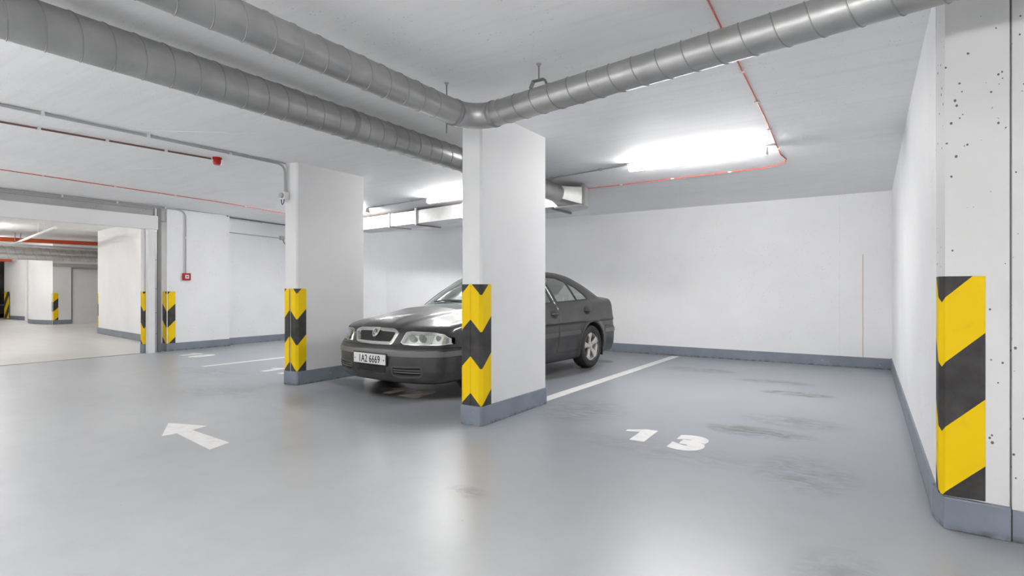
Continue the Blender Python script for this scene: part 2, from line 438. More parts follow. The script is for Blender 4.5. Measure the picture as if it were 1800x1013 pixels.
# ------------------------------------------------------------------ columns
def column(name, label, x0, x1, y0, y1, skew=0.0, ch=0.018, base_h=0.17, mat=None, group=None):
    """rectangular concrete column with chamfered arrises: parts shaft and plinth"""
    def ring(e):
        a, b, c, d = x0 - e, x1 + e, y0 - e, y1 + e; k = ch
        return [(a + k, c + skew * 0), (b - k, c + skew), (b, c + skew + k), (b, d + skew - k), (b - k, d + skew), (a + k, d), (a, d - k), (a, c + k)]
    cx, cy = (x0 + x1) / 2, (y0 + y1) / 2
    t = thing(name, label, 'column', (cx, cy, 0), group)
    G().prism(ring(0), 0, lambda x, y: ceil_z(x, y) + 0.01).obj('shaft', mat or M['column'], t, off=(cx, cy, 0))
    G().prism(ring(0.012), 0, base_h).obj('plinth', M['base'], t, off=(cx, cy, 0), bevel=0.004)
    return t
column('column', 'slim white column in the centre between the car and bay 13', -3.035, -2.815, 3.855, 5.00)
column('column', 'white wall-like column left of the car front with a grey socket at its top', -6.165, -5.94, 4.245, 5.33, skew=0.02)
# pillar at the right edge, chamfered towards the bay
t = thing('column', 'pitted white concrete pillar at the right edge of the picture', 'column', (0.43, 3.55, 0))
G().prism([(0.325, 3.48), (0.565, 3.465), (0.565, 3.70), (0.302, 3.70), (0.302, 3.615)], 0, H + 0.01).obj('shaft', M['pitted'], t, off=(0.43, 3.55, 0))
G().prism([(0.318, 3.455), (0.568, 3.44), (0.568, 3.70), (0.285, 3.70), (0.285, 3.605)], 0, 0.16).obj('plinth', M['base'], t, off=(0.43, 3.55, 0), bevel=0.006)
G().box(0.565, 0.573, 3.485, 3.6, 0, H).obj('joint_filler', M['raw'], t, off=(0.43, 3.55, 0))
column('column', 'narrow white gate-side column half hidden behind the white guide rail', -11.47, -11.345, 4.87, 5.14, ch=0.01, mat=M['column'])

# ------------------------------------------------------------------ corner guards
def guard(label, corner, d1, d2, w1, w2, z0=0.17, z1=1.235, ch=0.02, t=0.009, group=None):
    d1 = Vector(d1); d2 = Vector(d2)
    outer = [d1 * w1 - d2 * t, d1 * ch - d2 * t, d2 * ch - d1 * t, d2 * w2 - d1 * t]
    inner = [d2 * w2 + d1 * .001, d2 * ch, d1 * ch, d1 * w1 + d2 * .001]
    pts = [tuple(p) for p in outer + inner]
    o = G().prism(pts, 0, z1 - z0).obj('corner_guard', M['guard'], bevel=0.0015)
    o.location = (corner[0], corner[1], z0)
    return tag(o, label, 'corner guard', group)
guard('yellow and black guard on the right corner of the central column', (-2.815, 3.855), (-1, 0), (0, 1), 0.108, 0.14)
guard('yellow and black guard on the left corner of the central column', (-3.035, 3.855), (1, 0), (0, 1), 0.108, 0.14)
guard('yellow and black guard on the right corner of the column left of the car', (-5.94, 4.263), (-1, 0), (0, 1), 0.11, 0.13, 0.17, 1.20)
guard('yellow and black guard on the left corner of the column left of the car', (-6.165, 4.245), (1, 0), (0, 1), 0.11, 0.13, 0.17, 1.20)
guard('large yellow and black guard on the pitted pillar at the right edge', (0.313, 3.48), (1, 0), (0, 1), 0.165, 0.13, 0.165, 1.255, ch=0.012, t=0.013)
guard('yellow and black guard on the wall corner beside the gate, under the red call point', (-11.30, 5.25), (-1, 0), (0, 1), 0.16, 0.15, 0.12, 1.15)
guard('yellow and black guard showing on both sides of the white gate rail', (-11.345, 4.87), (-1, 0), (0, 1), 0.11, 0.25, 0.14, 1.15, ch=0.01)
guard('thin sliver of guard at the left end of the wall behind the gate', (-17.55, 6.40), (1, 0), (0, 1), 0.10, 0.15, 0.1, 1.08)
guard('yellow and black guard on the far wall corner left of the white sliding door', (-23.10, 7.13), (-1, 0), (0, 1), 0.16, 0.15, 0.1, 1.06)
guard('yellow and black guard farthest away, beside the dark parked car', (-29.1, 7.42), (1, 0), (0, 1), 0.55, 0.15, 0.05, 1.10)

# ------------------------------------------------------------------ floor markings
def text_mesh(body, size, bold, sx=1.0, depth=0.001, spacing=1.0):
    cu = bpy.data.curves.new('text', 'FONT'); cu.body = body; cu.size = size; cu.offset = bold; cu.extrude = depth
    cu.align_x = 'CENTER'; cu.resolution_u = 6; cu.space_character = spacing
    o = bpy.data.objects.new('text', cu); C.objects.link(o)
    bpy.context.view_layer.update()
    me = bpy.data.meshes.new_from_object(o.evaluated_get(bpy.context.evaluated_depsgraph_get()))
    bpy.data.objects.remove(o); bpy.data.curves.remove(cu)
    for v in me.vertices: v.co.x *= sx
    return me
def marking(name, pts, label, mat=None, group=None, z=0.0015):
    cx = sum(p[0] for p in pts) / len(pts); cy = sum(p[1] for p in pts) / len(pts)
    return tag(G().prism(pts, 0.0002, z).obj(name, mat or M['marking'], off=(cx, cy, 0)), label, 'floor marking', group)
marking('bay_line', [(-3.00, 5.02), (-2.865, 5.02), (-2.80, 9.80), (-2.935, 9.80)], 'white painted bay line from the central column to the back wall')
marking('bay_line', [(-8.66, 4.50), (-8.56, 4.52), (-8.40, 9.4), (-8.52, 9.4)], 'thin white bay line on the floor left of the second column')
marking('direction_arrow', [(-5.225, 2.44), (-4.80, 2.19), (-4.78, 2.30), (-4.10, 2.20), (-4.155, 2.385), (-4.79, 2.425), (-4.83, 2.57)], 'white painted arrow pointing left in the driving lane')
DIG = {'1': [[(0.05, 0.30), (0.05, 0.27), (0.13, 0.285), (0.13, 0.0), (0.245, 0.0), (0.245, 0.38), (0.15, 0.38)]]}
def digit_one(x, y, s, ang, label, mat=None):
    pts = [(0.0, 0.295), (0.0, 0.245), (0.115, 0.275), (0.115, 0.0), (0.235, 0.0), (0.235, 0.38), (0.14, 0.38)]
    ca, sa = math.cos(ang), math.sin(ang)
    return marking('bay_digit', [(x + s * (p[0] * ca - p[1] * sa), y + s * (p[0] * sa + p[1] * ca)) for p in pts], label, mat)
def digit_text(ch, x, y, s, ang, label, mat=None):
    me = text_mesh(ch, 0.53, 0.042, 0.90, 0.0007); me.materials.clear(); me.materials.append(mat or M['marking'])
    o = bpy.data.objects.new('bay_digit', me); C.objects.link(o)
    o.location = (x, y, 0.0009); o.scale = (s, s, 1); o.rotation_euler.z = ang
    return tag(o, label, 'floor marking')
digit_one(-1.70, 4.15, 1.0, 0.03, 'white number 1, the left digit of the 13 painted in the empty bay')
digit_text('3', -1.15, 4.14, 1.0, 0.02, 'white number 3, the right digit of the 13 painted in the empty bay')
digit_one(-4.80, 4.50, 1.0, 0.0, 'dirty number 1, left one of two digits under the car bumper', M['marking_dirty'])
digit_text('2', -4.28, 4.50, 1.0, 0.0, 'dirty number 2, right one of two digits under the car bumper', M['marking_dirty'])
digit_one(-7.55, 4.72, 1.0, 0.0, 'white number 1 on the floor next to the left side of the second column')
digit_one(-7.15, 4.72, 1.0, 0.0, 'white number 1 on the floor mostly hidden behind the second column')
digit_one(-10.55, 5.05, 1.0, 0.0, 'far white number 1, left digit of the pair near the left wall')
digit_text('0', -10.0, 5.05, 1.0, 0.0, 'far white number 0, right digit of the pair near the left wall')

# ------------------------------------------------------------------ ventilation ducts
def helix_turn(p0, d, r, pitch, tr=0.004, n=20):
    """one turn of a raised spiral seam starting at p0 and running along unit vector d"""
    d = Vector(d).normalized(); a = Vector((0, 0, 1)); b = d.cross(a).normalized()
    pts = []
    for i in range(n + 1):
        an = 2 * math.pi * i / n
        pts.append(d * (pitch * i / n) + (a * math.cos(an) + b * math.sin(an)) * (r + 0.001))
    gg = G(); gg.tube(pts, tr, 5, cap=False); return gg
def spiral_duct(parent, p0, p1, r, pitch=0.158, start=0.0, root=(0, 0, 0), flip=1):
    p0 = Vector(p0) - Vector(root); p1 = Vector(p1) - Vector(root); d = (p1 - p0).normalized(); L = (p1 - p0).length
    first = None; s = start
    while s + pitch < L:
        q = p0 + d * s
        if first is None:
            first = helix_turn((0, 0, 0), d * flip, r, pitch).obj('spiral_seam', M['seam'], parent, smooth=True)
            o = first
        else:
            o = first.copy(); C.objects.link(o); o.parent = parent
        o.location = q if flip > 0 else q + d * pitch
        s += pitch
R1 = 0.092; ZD1 = 2.51; XD1 = -2.585
root1 = (XD1, 3.40, ZD1)
D1 = thing('ventilation_duct', 'galvanised spiral duct that bends above the central column', 'duct', root1)
dB = Vector((1, -0.158, 0)).normalized(); corner = Vector((XD1, 3.43, ZD1)); cr = 0.20
turn = math.acos(Vector((0, 1, 0)).dot(dB)); tl = cr * math.tan(turn / 2)
pa = corner - Vector((0, 1, 0)) * tl; pb = corner + dB * tl
G().tube([(XD1, -2.0, ZD1), tuple(pa)], R1, 40).obj('pipe', M['galv'], D1, smooth=True, off=root1)
G().tube([tuple(pb), tuple(pb + dB * 6.0)], R1, 40).obj('pipe', M['galv'], D1, smooth=True, off=root1)
ctr = pa + Vector((cr, 0, 0)); el = []
for i in range(13):
    a = turn * i / 12; el.append((ctr.x - cr * math.cos(a), ctr.y + cr * math.sin(a), ZD1))
G().tube(el, R1 + 0.003, 40, cap=False).obj('elbow', M['galv'], D1, smooth=True, off=root1)
for q, d in ((pa, Vector((0, 1, 0))), (pb, dB)):
    G().tube([tuple(q - d * 0.02), tuple(q - d * 0.008), tuple(q + d * 0.008), tuple(q + d * 0.02)], [R1 + 0.002, R1 + 0.008, R1 + 0.008, R1 + 0.002], 40, cap=False).obj('joint_ring', M['seam'], D1, smooth=True, off=root1)
spiral_duct(D1, (XD1, -0.6, ZD1), pa, R1, start=0.02, root=root1)
spiral_duct(D1, pb, pb + dB * 5.0, R1, start=0.06, root=root1, flip=1)

def duct_hanger(label, x, y, zt, zb, r, ax, below=0.03, side=0.0):
    """threaded ceiling rod with a strap round the duct"""
    t = thing('duct_hanger', label, 'hanger', (x, y, zt), 'threaded hangers of the ducts')
    G().tube([(0, 0, 0.0), (0, 0, -(zt - zb))], 0.005, 8).obj('rod', M['dark_steel'], t)
    G().lathe([(0.018, -0.001), (0.018, -0.005), (0.01, -0.012), (0.01, -0.02)], n=12).obj('anchor', M['steel'], t)
    return t
t = duct_hanger('thin threaded rod and strap on the bent duct, left of its bend', XD1 - 0.115, 3.25, H, 2.385, R1, 'y')
pts = [(0.115 + (R1 + 0.004) * math.cos(a), 0, ZD1 - H + (R1 + 0.004) * math.sin(a)) for a in np.linspace(0, 2 * math.pi, 33)]
G().tube(pts, 0.004, 6, cap=False).obj('strap', M['steel'], t, smooth=True)
hb = Vector((-2.02, 3.54, 0))
t = duct_hanger('threaded rod with a folded bracket on top of the duct right of its bend', -1.93, 3.325, H, ZD1 + R1 + 0.055, R1, 'x')
G().box(-0.045, 0.045, -0.02, 0.02, ZD1 + R1 + 0.055 - H - 0.006, ZD1 + R1 + 0.055 - H).obj('bracket_plate', M['dark_steel'], t)
ZBR = ZD1 + R1 + 0.055 - H
for sx in (-1, 1):
    G().add([(sx * 0.045, -0.02, ZBR), (sx * 0.045, 0.02, ZBR), (sx * 0.07, 0.02, ZBR - 0.05), (sx * 0.07, -0.02, ZBR - 0.05),
             (sx * 0.040, -0.02, ZBR), (sx * 0.040, 0.02, ZBR), (sx * 0.065, 0.02, ZBR - 0.05), (sx * 0.065, -0.02, ZBR - 0.05)],
            [(0, 1, 2, 3), (7, 6, 5, 4), (0, 4, 5, 1), (2, 6, 7, 3), (1, 5, 6, 2), (0, 3, 7, 4)]).obj('bracket_leg', M['dark_steel'], t)

R2 = 0.124; X2 = -3.69; ZD2 = 2.592
root2 = (X2, 4.0, ZD2)
D2 = thing('ventilation_duct', 'thicker galvanised spiral duct running straight behind the central column', 'duct', root2)
G().tube([(X2, -2.0, ZD2), (X2, 5.4, ZD2), (X2, 6.85, ZD2 - 0.04)], R2, 40).obj('pipe', M['galv'], D2, smooth=True, off=root2)
spiral_duct(D2, (X2, -0.6, ZD2), (X2, 5.4, ZD2), R2, start=0.05, root=root2)
G().tube([(X2, 3.12, ZD2), (X2, 3.135, ZD2), (X2, 3.165, ZD2), (X2, 3.18, ZD2)], [R2, R2 + 0.006, R2 + 0.006, R2], 40, cap=False).obj('joint_ring', M['seam'], D2, smooth=True, off=root2)
G().tube([(X2, 3.135, ZD2), (X2, 3.165, ZD2)], R2 + 0.003, 40, cap=False).obj('joint_ring', M['seam'], D2, smooth=True, off=root2)
# transition piece round -> rectangular
n = 32; vs = []
rx0, rx1, rz0, rz1 = -3.82, -3.40, 2.405, 2.655
for i in range(n):
    a = 2 * math.pi * i / n; vs.append((X2 + R2 * math.cos(a), 6.85, ZD2 - 0.04 + R2 * math.sin(a)))
for i in range(n):
    a = 2 * math.pi * i / n; c, s_ = math.cos(a), math.sin(a); m_ = max(abs(c), abs(s_))
    vs.append(((rx0 + rx1) / 2 + c / m_ * (rx1 - rx0) / 2, 7.14, (rz0 + rz1) / 2 + s_ / m_ * (rz1 - rz0) / 2))
G().add(vs, [(i, (i + 1) % n, n + (i + 1) % n, n + i) for i in range(n)]).obj('transition', M['galv_light'], D2, smooth=True, off=root2)

# rectangular duct along the back wall with rounded end
rootR = (-6.0, 7.5, 2.42)
DR = thing('rectangular_duct', 'flat rectangular sheet metal duct under the ceiling behind the car', 'duct', rootR)
ln0 = Vector((-3.75, 7.17)); ln1 = Vector((-9.2, 7.90)); dd = (ln1 - ln0).normalized(); nn = Vector((-dd.y, dd.x)) * -1
if nn.y < 0: nn = -nn
segL = (ln1 - ln0).length; wd = 0.50; k = 0
GR = []
s0 = 0.0
for seg in (2.1, 2.05, 1.34):
    a = ln0 + dd * s0; b = ln0 + dd * (s0 + seg - 0.02)
    G().prism([tuple(a), tuple(b), tuple(b + nn * wd), tuple(a + nn * wd)], 2.42, 2.665).obj('duct_section', M['galv_light'], DR, off=rootR, bevel=0.003)
    if s0 + seg < 5.3:
        a = ln0 + dd * (s0 + seg - 0.03); b = ln0 + dd * (s0 + seg + 0.01)
        G().prism([tuple(a - nn * .02), tuple(b - nn * .02), tuple(b + nn * (wd + .02)), tuple(a + nn * (wd + .02))], 2.405, 2.675).obj('flange', M['steel'], DR, off=rootR)
    s0 += seg
# rounded elbow end: quarter turn in plan with its outer corner to the right
ctr = Vector((-3.86, 7.16)); pts = [(-3.90, 7.17), (-3.82, 7.14), (-3.40, 7.14)]
for i in range(1, 13):
    a = math.pi / 2 * i / 12; pts.append((-3.82 + 0.42 * math.cos(a), 7.16 + 0.50 * math.sin(a)))
pts += [(-3.92, 7.67)]
G().prism(pts, 2.40, 2.662).obj('elbow', M['galv_light'], DR, off=rootR, bevel=0.003)
G().prism([(-3.43, 7.11), (-3.385, 7.11), (-3.385, 7.15), (-3.43, 7.15)], 2.395, 2.68).obj('flange', M['steel'], DR, off=rootR)
G().prism([(-3.86, 7.11), (-3.39, 7.11), (-3.39, 7.15), (-3.86, 7.15)], 2.385, 2.408).obj('flange', M['steel'], DR, off=rootR)
G().prism([(-3.92, 7.10), (-3.885, 7.10), (-3.885, 7.72), (-3.92, 7.72)], 2.37, 2.40).obj('support_rail', M['dark_steel'], DR, off=rootR)
for s_ in (3.35,):
    a = ln0 + dd * s_
    b = a - dd * 0.04
    G().prism([tuple(a - nn * .03), tuple(b - nn * .03), tuple(b + nn * .60), tuple(a + nn * .60)], 2.385, 2.405).obj('support_rail', M['dark_steel'], DR, off=rootR)
    G().prism([tuple(a - nn * .03), tuple(b - nn * .03), tuple(b - nn * .01), tuple(a - nn * .01)], 2.385, 2.70).obj('support_rail', M['steel'], DR, off=rootR)

# ------------------------------------------------------------------ fluorescent lamps
def lamp(label, cx, cy, ang, L=1.58, drop=0.012, mat='tube'):
    z = ceil_z(cx, cy)
    t = thing('fluorescent_lamp', label, 'ceiling lamp', (cx, cy, z), 'long fluorescent ceiling lamps', ang)
    G().box(-L / 2, L / 2, -0.034 if drop < 0.1 else -0.010, 0.034 if drop < 0.1 else 0.010, -drop - 0.040, -drop).obj('housing', M['plastic'], t, bevel=0.006)
    prof = [(-0.036 if drop < 0.1 else -0.012, -0.030), (-0.047, -0.038), (-0.051, -0.052), (-0.045, -0.072), (-0.028, -0.086), (0, -0.091)]
    prof += [(-p, q) for p, q in prof[-2::-1]]
    vs = [(x, p, q - drop) for x in (-L / 2 + 0.03, L / 2 - 0.03) for p, q in prof]; m = len(prof)
    G().add(vs, [(i, i + 1, m + i + 1, m + i) for i in range(m - 1)] + [tuple(range(m))[::-1], tuple(range(m, 2 * m)), (0, m, 2 * m - 1, m - 1)]).obj('diffuser', M[mat], t, smooth=True)
    for x in (-L / 2, L / 2 - 0.03):
        G().box(x, x + 0.03, -0.050, 0.050, -drop - 0.087, -drop - 0.026).obj('end_cap', M['plastic'], t, bevel=0.014)
    for x in (-L / 3, L / 3):
        if drop > 0.1: G().tube([(x, 0, -drop), (x, 0, 0)], 0.006, 6).obj('hanger_rod', M['steel'], t)
        else: G().box(x - 0.02, x + 0.02, -0.02, 0.02, -drop, 0.0).obj('spacer', M['plastic'], t)
    return t
lamp('lit fluorescent lamp on the ceiling above bay 13', -1.69, 6.46, 0.0)
lamp('lit fluorescent lamp partly hidden behind the central column', -5.40, 6.88, -0.10)
lamp('lit fluorescent lamp whose end shows right of the second column', -8.62, 7.22, -0.10)
for i, x in enumerate((-10.3, -8.3, -4.9, -1.2, 1.0)):  # unseen lamps, added and hung low to light the ceiling evenly
    lamp('unseen fill lamp added over the driving lane, number %s from the gate' % ('one', 'two', 'three', 'four', 'five')[i], x, -0.3, 0.0, drop=0.55, mat='tube_fill')
for i, x in enumerate((-8.3, -4.9, -1.2, 1.0)):  # second added row, also out of view, for more ceiling light
    lamp('unseen fill lamp added near the rear wall, number %s from the gate' % ('one', 'two', 'three', 'four')[i], x, -2.4, 0.0, drop=0.55, mat='tube_fill')
for i, (x, y) in enumerate(((-14.2, 3.0), (-18.2, 4.0), (-22.5, 5.0), (-26.5, 5.2))):
    lamp('fluorescent lamp behind the gate, number %s counted from the gate' % ('one', 'two', 'three', 'four')[i], x, y, 0.0, drop=0.12, mat='tube_gate')

# ------------------------------------------------------------------ cables, conduits, alarm devices
def cable(name, label, pts, r, mat, clips=0.0, clip_mat=None, n=8, cat='cable', extra=None):
    root = pts[0]
    t = thing(name, label, cat, root)
    G().tube(pts, r, n).obj('line', mat, t, smooth=True, off=root)
    if extra:
        for e in extra: G().tube(e, r * 0.6, n).obj('line', mat, t, smooth=True, off=root)
    if clips:
        first = None
        for i in range(len(pts) - 1):
            a, b = Vector(pts[i]), Vector(pts[i + 1]); L = (b - a).length
            if L < 0.5: continue
            s_ = clips / 2
            while s_ < L:
                q = a + (b - a) * (s_ / L)
                if first is None:
                    first = G().box(-0.014 - r, 0.014 + r, -0.012, 0.012, -r - 0.003, r + 0.012).obj('clip', clip_mat or M['plastic'], t); o = first
                else:
                    o = first.copy(); C.objects.link(o); o.parent = t
                o.location = q - Vector(root); s_ += clips
    return t
def arcpts(a, c, b, n=6):
    a, c, b = Vector(a), Vector(c), Vector(b)
    return [tuple((1 - t) ** 2 * a + 2 * t * (1 - t) * c + t * t * b) for t in [i / n for i in range(n + 1)]]
zc = H - 0.018
cable('conduit', 'grey conduit along the ceiling, turning down the second column to a socket',
      [(-6.20, -2, zc), (-6.13, 4.08, zc)] + arcpts((-6.13, 4.10, zc), (-6.125, 4.225, zc), (-6.125, 4.225, zc - 0.10)) + [(-6.125, 4.225, 2.40)], 0.013, M['conduit'], 0.85,
      extra=[[(-6.30, -2, zc + .006), (-6.09, 4.21, zc + .006), (-6.085, 4.225, 2.72), (-6.085, 4.225, 2.40)]])
t = thing('wall_socket', 'grey junction box with a looped cable at the top of the second column', 'socket', (-6.11, 4.21, 2.36))
G().box(-0.05, 0.05, -0.035, 0.035, -0.05, 0.045).obj('box', M['plastic'], t, bevel=0.012)
G().lathe([(0.034, -0.06), (0.034, -0.03)], axis='y', n=16, o=(0, 0, 0)).obj('lid', M['grey_plastic'], t)
G().tube([(-0.02, -0.03, -0.05), (-0.018, -0.03, -0.09), (0.0, -0.03, -0.115), (0.02, -0.03, -0.10), (0.035, -0.03, -0.05)], 0.006, 8).obj('cable_loop', M['black_cable'], t, smooth=True)
cable('alarm_cable', 'brown cable with clips along the ceiling to the red siren', [(-6.80, -1.5, zc), (-6.78, 1.7, zc), (-6.58, 3.55, zc)], 0.010, M['brown_cable'], 0.55, M['plastic'])
t = thing('alarm_siren', 'round red alarm siren on the ceiling in the driving lane', 'siren', (-6.54, 3.60, H))
G().lathe([(0.050, 0.0), (0.052, -0.02), (0.044, -0.026)], n=24).obj('base', M['red'], t, smooth=True)
G().lathe([(0.043, -0.024), (0.046, -0.05), (0.044, -0.075), (0.036, -0.088), (0.0, -0.088)], n=24).obj('sounder', M['red'], t, smooth=True)
cable('alarm_cable', 'thin red cable across the ceiling left of the second column', [(-9.52, -1, H - .006), (-9.55, 2.4, H - .006), (-9.8, 5.5, H - .006), (-9.9, 6.9, ceil_z(-9, 6.9) - .006)], 0.006, M['red_cable'], 0.9, M['plastic'])
cable('conduit', 'grey conduit along the top of the gate beam, dropping to the red call point',
      [(-11.27, 0.0, 2.745), (-11.27, 5.35, 2.745)] + arcpts((-11.27, 5.40, 2.745), (-11.27, 5.58, 2.745), (-11.27, 5.58, 2.60)) + [(-11.27, 5.58, 1.50)], 0.013, M['conduit'], 0.8,
      extra=[[(-11.29, 0.0, 2.70), (-11.29, 5.0, 2.70)], [(-11.27, 5.4, 2.755), (-11.27, 6.46, 2.752)]])
cable('conduit', 'thin grey conduit under the ceiling at the top of the recessed left wall',
      [(-11.25, 6.40, 2.73), (-11.40, 6.55, 2.72), (-11.40, 9.3, 2.655)], 0.011, M['dark_steel'], 0)
t = thing('glint_bar', 'added bar for a short bright white trunking under the ceiling of the recessed left wall', 'glint', (-11.44, 6.9, 2.70))  # white bar added where a sliver of bright light shows
G().box(-0.02, 0.02, -0.38, 0.38, -0.02, 0.01).obj('bar_body', M['plastic'], t)
G().box(-0.018, 0.018, 0.38, 0.40, -0.018, 0.008).obj('end_cap', M['grey_plastic'], t)
cable('conduit', 'thin grey horizontal conduit on the recessed left wall leading to a socket',
      [(-11.45, 6.50, 2.41), (-11.45, 7.74, 2.38)], 0.009, M['grey_plastic'], 0)
t = thing('wall_socket', 'grey socket with a hanging black cable on the recessed left wall', 'socket', (-11.42, 7.80, 2.385))
G().box(-0.035, 0.035, -0.05, 0.05, -0.045, 0.045).obj('box', M['grey_plastic'], t, bevel=0.01)
G().tube([(0.03, 0.0, -0.04), (0.035, 0.04, -0.12), (0.035, 0.12, -0.17), (0.035, 0.22, -0.17), (0.03, 0.35, -0.10)], 0.009, 8).obj('cable_loop', M['black_cable'], t, smooth=True)
t = thing('fire_call_point', 'red fire alarm call point on the wall beside the gate', 'alarm', (-11.30, 5.60, 1.44))
G().box(0.0, 0.045, -0.075, 0.075, -0.07, 0.07).obj('housing', M['red'], t, bevel=0.008)
G().box(0.044, 0.049, -0.036, 0.036, -0.036, 0.036).obj('glass_panel', M['plate'], t)
G().box(0.048, 0.052, -0.022, 0.022, -0.004, 0.004).obj('symbol', M['black'], t)
G().lathe([(0.012, 0.050), (0.012, 0.054)], axis='x', n=12).obj('symbol', M['black'], t)
# right-hand bay: red loop cable and lamp conduits
def cz(x, y, d=0.006): return (x, y, ceil_z(x, y) - d)
cable('alarm_cable', 'red cable across the ceiling of bay 13, curving round the lamp',
      [cz(-0.69, 0.5), cz(-0.73, 3.1), cz(-0.79, 5.5), cz(-0.83, 6.9)] + [cz(*p) for p in [(-0.80, 7.15), (-0.83, 7.32), (-0.95, 7.42), (-1.12, 7.48)]] + [cz(-3.4, 7.55), cz(-5.3, 7.62, .03), cz(-9.0, 7.95, .02)],
      0.0055, M['red_cable'], 0.75, M['plastic'])
cable('conduit', 'thin grey conduit on the ceiling joining the lamps', [cz(-2.48, 6.46, .016), cz(-4.62, 6.80, .016)], 0.009, M['conduit'], 0.8, M['grey_plastic'])
cable('conduit', 'thin grey conduit on the ceiling behind the second column', [cz(-6.2, 6.96, .016), cz(-7.83, 7.14, .016)], 0.009, M['conduit'], 0.8, M['grey_plastic'])

# ------------------------------------------------------------------ roller gate
t = thing('roller_gate', 'open white roller gate with long box over the passage', 'gate', (-11.3, 5.0, 0))
off = (-11.3, 5.0, 0)
G().box(-11.33, -11.22, 0.5, 5.06, 2.315, 2.575).obj('shutter_box', M['white_metal'], t, off=off, bevel=0.008)
G().box(-11.33, -11.22, 4.89, 5.005, 0, 2.315).obj('guide_rail', M['white_metal'], t, off=off, bevel=0.004)
G().box(-11.34, -11.20, 0.62, 0.74, 0, 2.315).obj('guide_rail', M['white_metal'], t, off=off, bevel=0.004)
for a_, b_, m_ in ((5.035, 5.075, 'steel'), (5.085, 5.150, 'dark_steel')):
    G().box(-11.36, -11.30, a_, b_, 0, 2.72).obj('side_post', M[m_], t, off=off)
for z in (0.35, 0.75, 1.2, 1.75):
    G().lathe([(0.010, 0.0), (0.010, 0.012)], axis='x', n=8, o=(-11.30, 5.055, z)).obj('bolt', M['dark_steel'], t, off=off)

# ------------------------------------------------------------------ behind the gate
t = thing('sliding_door', 'white ribbed sliding door in the far wall behind the gate', 'door', (-23.12, 8.4, 0))
off = (-23.12, 8.4, 0)
for i in range(12):
    y = 7.67 + i * 0.15
    G().box(-23.16, -23.13, y + 0.004, y + 0.146, 0.02, 1.90).obj('panel', M['white_metal'], t, off=off, bevel=0.004)
G().box(-23.15, -23.08, 7.64, 9.6, 1.90, 1.95).obj('rail', M['grey_plastic'], t, off=off)
G().box(-23.13, -23.09, 7.645, 7.672, 0.0, 1.92).obj('frame', M['dark_steel'], t, off=off)
t = thing('sprinkler_pipe', 'thick red sprinkler pipe under the ceiling behind the gate', 'pipe', (-20, 6, 2.57))
G().tube([(-20, 2.0, 2.60), (-20, 5.0, 2.575), (-20, 10.2, 2.63)], 0.06, 20).obj('pipe', M['red_pipe'], t, smooth=True, off=(-20, 6, 2.57))
for y in (5.3, 5.42):
    G().tube([(-19.9, y, 2.50), (-19.9, y, H)], 0.010, 6).obj('hanger_rod', M['dark_steel'], t, off=(-20, 6, 2.57))
def far_duct(label, x, z, r, mat, seams=True, y1=10.2):
    t = thing('ventilation_duct', label, 'duct', (x, 6, z))
    G().tube([(x, 2, z), (x, y1, z)], r, 24).obj('pipe', M[mat], t, smooth=True, off=(x, 6, z))
    if seams: spiral_duct(t, (x, 4.6, z), (x, 8.4, z), r, 0.2, root=(x, 6, z))
    return t
far_duct('upper light galvanised duct below the red pipe behind the gate', -20.6, 2.325, 0.10, 'galv_light')
far_duct('lower shiny galvanised duct below the red pipe behind the gate', -19.6, 2.095, 0.085, 'galv_light')
t = thing('cable_tray', 'flat grey cable tray between the red pipe and the ducts', 'cable tray', (-19.3, 6, 2.38))
G().box(-0.12, 0.12, -3, 4, -0.02, -0.01).obj('tray_base', M['steel'], t)
for sx in (-0.12, 0.115): G().box(sx, sx + .005, -3, 4, -0.01, 0.035).obj('tray_side', M['steel'], t)
t = thing('suspended_rail', 'slanting white light rail hung from the ceiling behind the gate', 'rail', (-14.7, 4.7, 2.6))
G().tube([(-14.89, 4.65, 2.545), (-22.55, 5.65, 2.44)], 0.030, 12).obj('rail', M['white_metal'], t, smooth=True, off=(-14.7, 4.7, 2.6))
for x, y, z in ((-16.76, 4.894, 2.52), (-16.2, 4.82, 2.53)):
    G().tube([(x, y, z), (x, y, H)], 0.010, 6).obj('hanger_rod', M['white_metal'], t, off=(-14.7, 4.7, 2.6))
cable('drain_pipe', 'thin white vertical pipe in the far corner behind the gate', [(-26.88, 7.50, 0.0), (-26.88, 7.50, 2.3)], 0.05, M['plastic'], 0, cat='pipe')
far_duct('red pipe stub low at the left edge of the picture behind the gate', -28.0, 2.33, 0.07, 'red_pipe', False, 7.35)

# ================================================================== CAR
# The body is one implicit solid in car space (x across, y from front bumper to rear, z up);
# its surface is meshed once and then cut along the panel joints into separate parts.
def smax(a, b, k):
    h = np.clip(0.5 + 0.5 * (a - b) / k, 0, 1); return b * (1 - h) + a * h + k * h * (1 - h)
def smin(a, b, k): return -smax(-a, -b, k)
def curve(pts, sig=0.05):
    xs = np.linspace(-1.5, 6, 1501); ys = np.interp(xs, [p[0] for p in pts], [p[1] for p in pts])
    n = max(1, int(sig / 0.005 * 3)); kx = np.arange(-n, n + 1) * 0.005; ker = np.exp(-0.5 * (kx / sig) ** 2); ker /= ker.sum()
    ys = np.convolve(np.pad(ys, n, mode='edge'), ker, mode='valid')
    return lambda v: np.interp(v, xs, ys)
c_top = curve([(0.0, 0.675), (0.10, 0.705), (0.25, 0.745), (0.5, 0.795), (0.8, 0.835), (1.2, 0.885), (1.6, 0.92), (2.3, 0.95), (3.3, 0.985), (3.9, 1.008), (4.2, 1.015), (4.40, 1.0), (4.6, 0.93)], 0.05)
c_crown = curve([(0.0, 0.045), (0.3, 0.06), (0.8, 0.085), (1.2, 0.09), (2.0, 0.06), (3.9, 0.06), (4.5, 0.05)], 0.08)
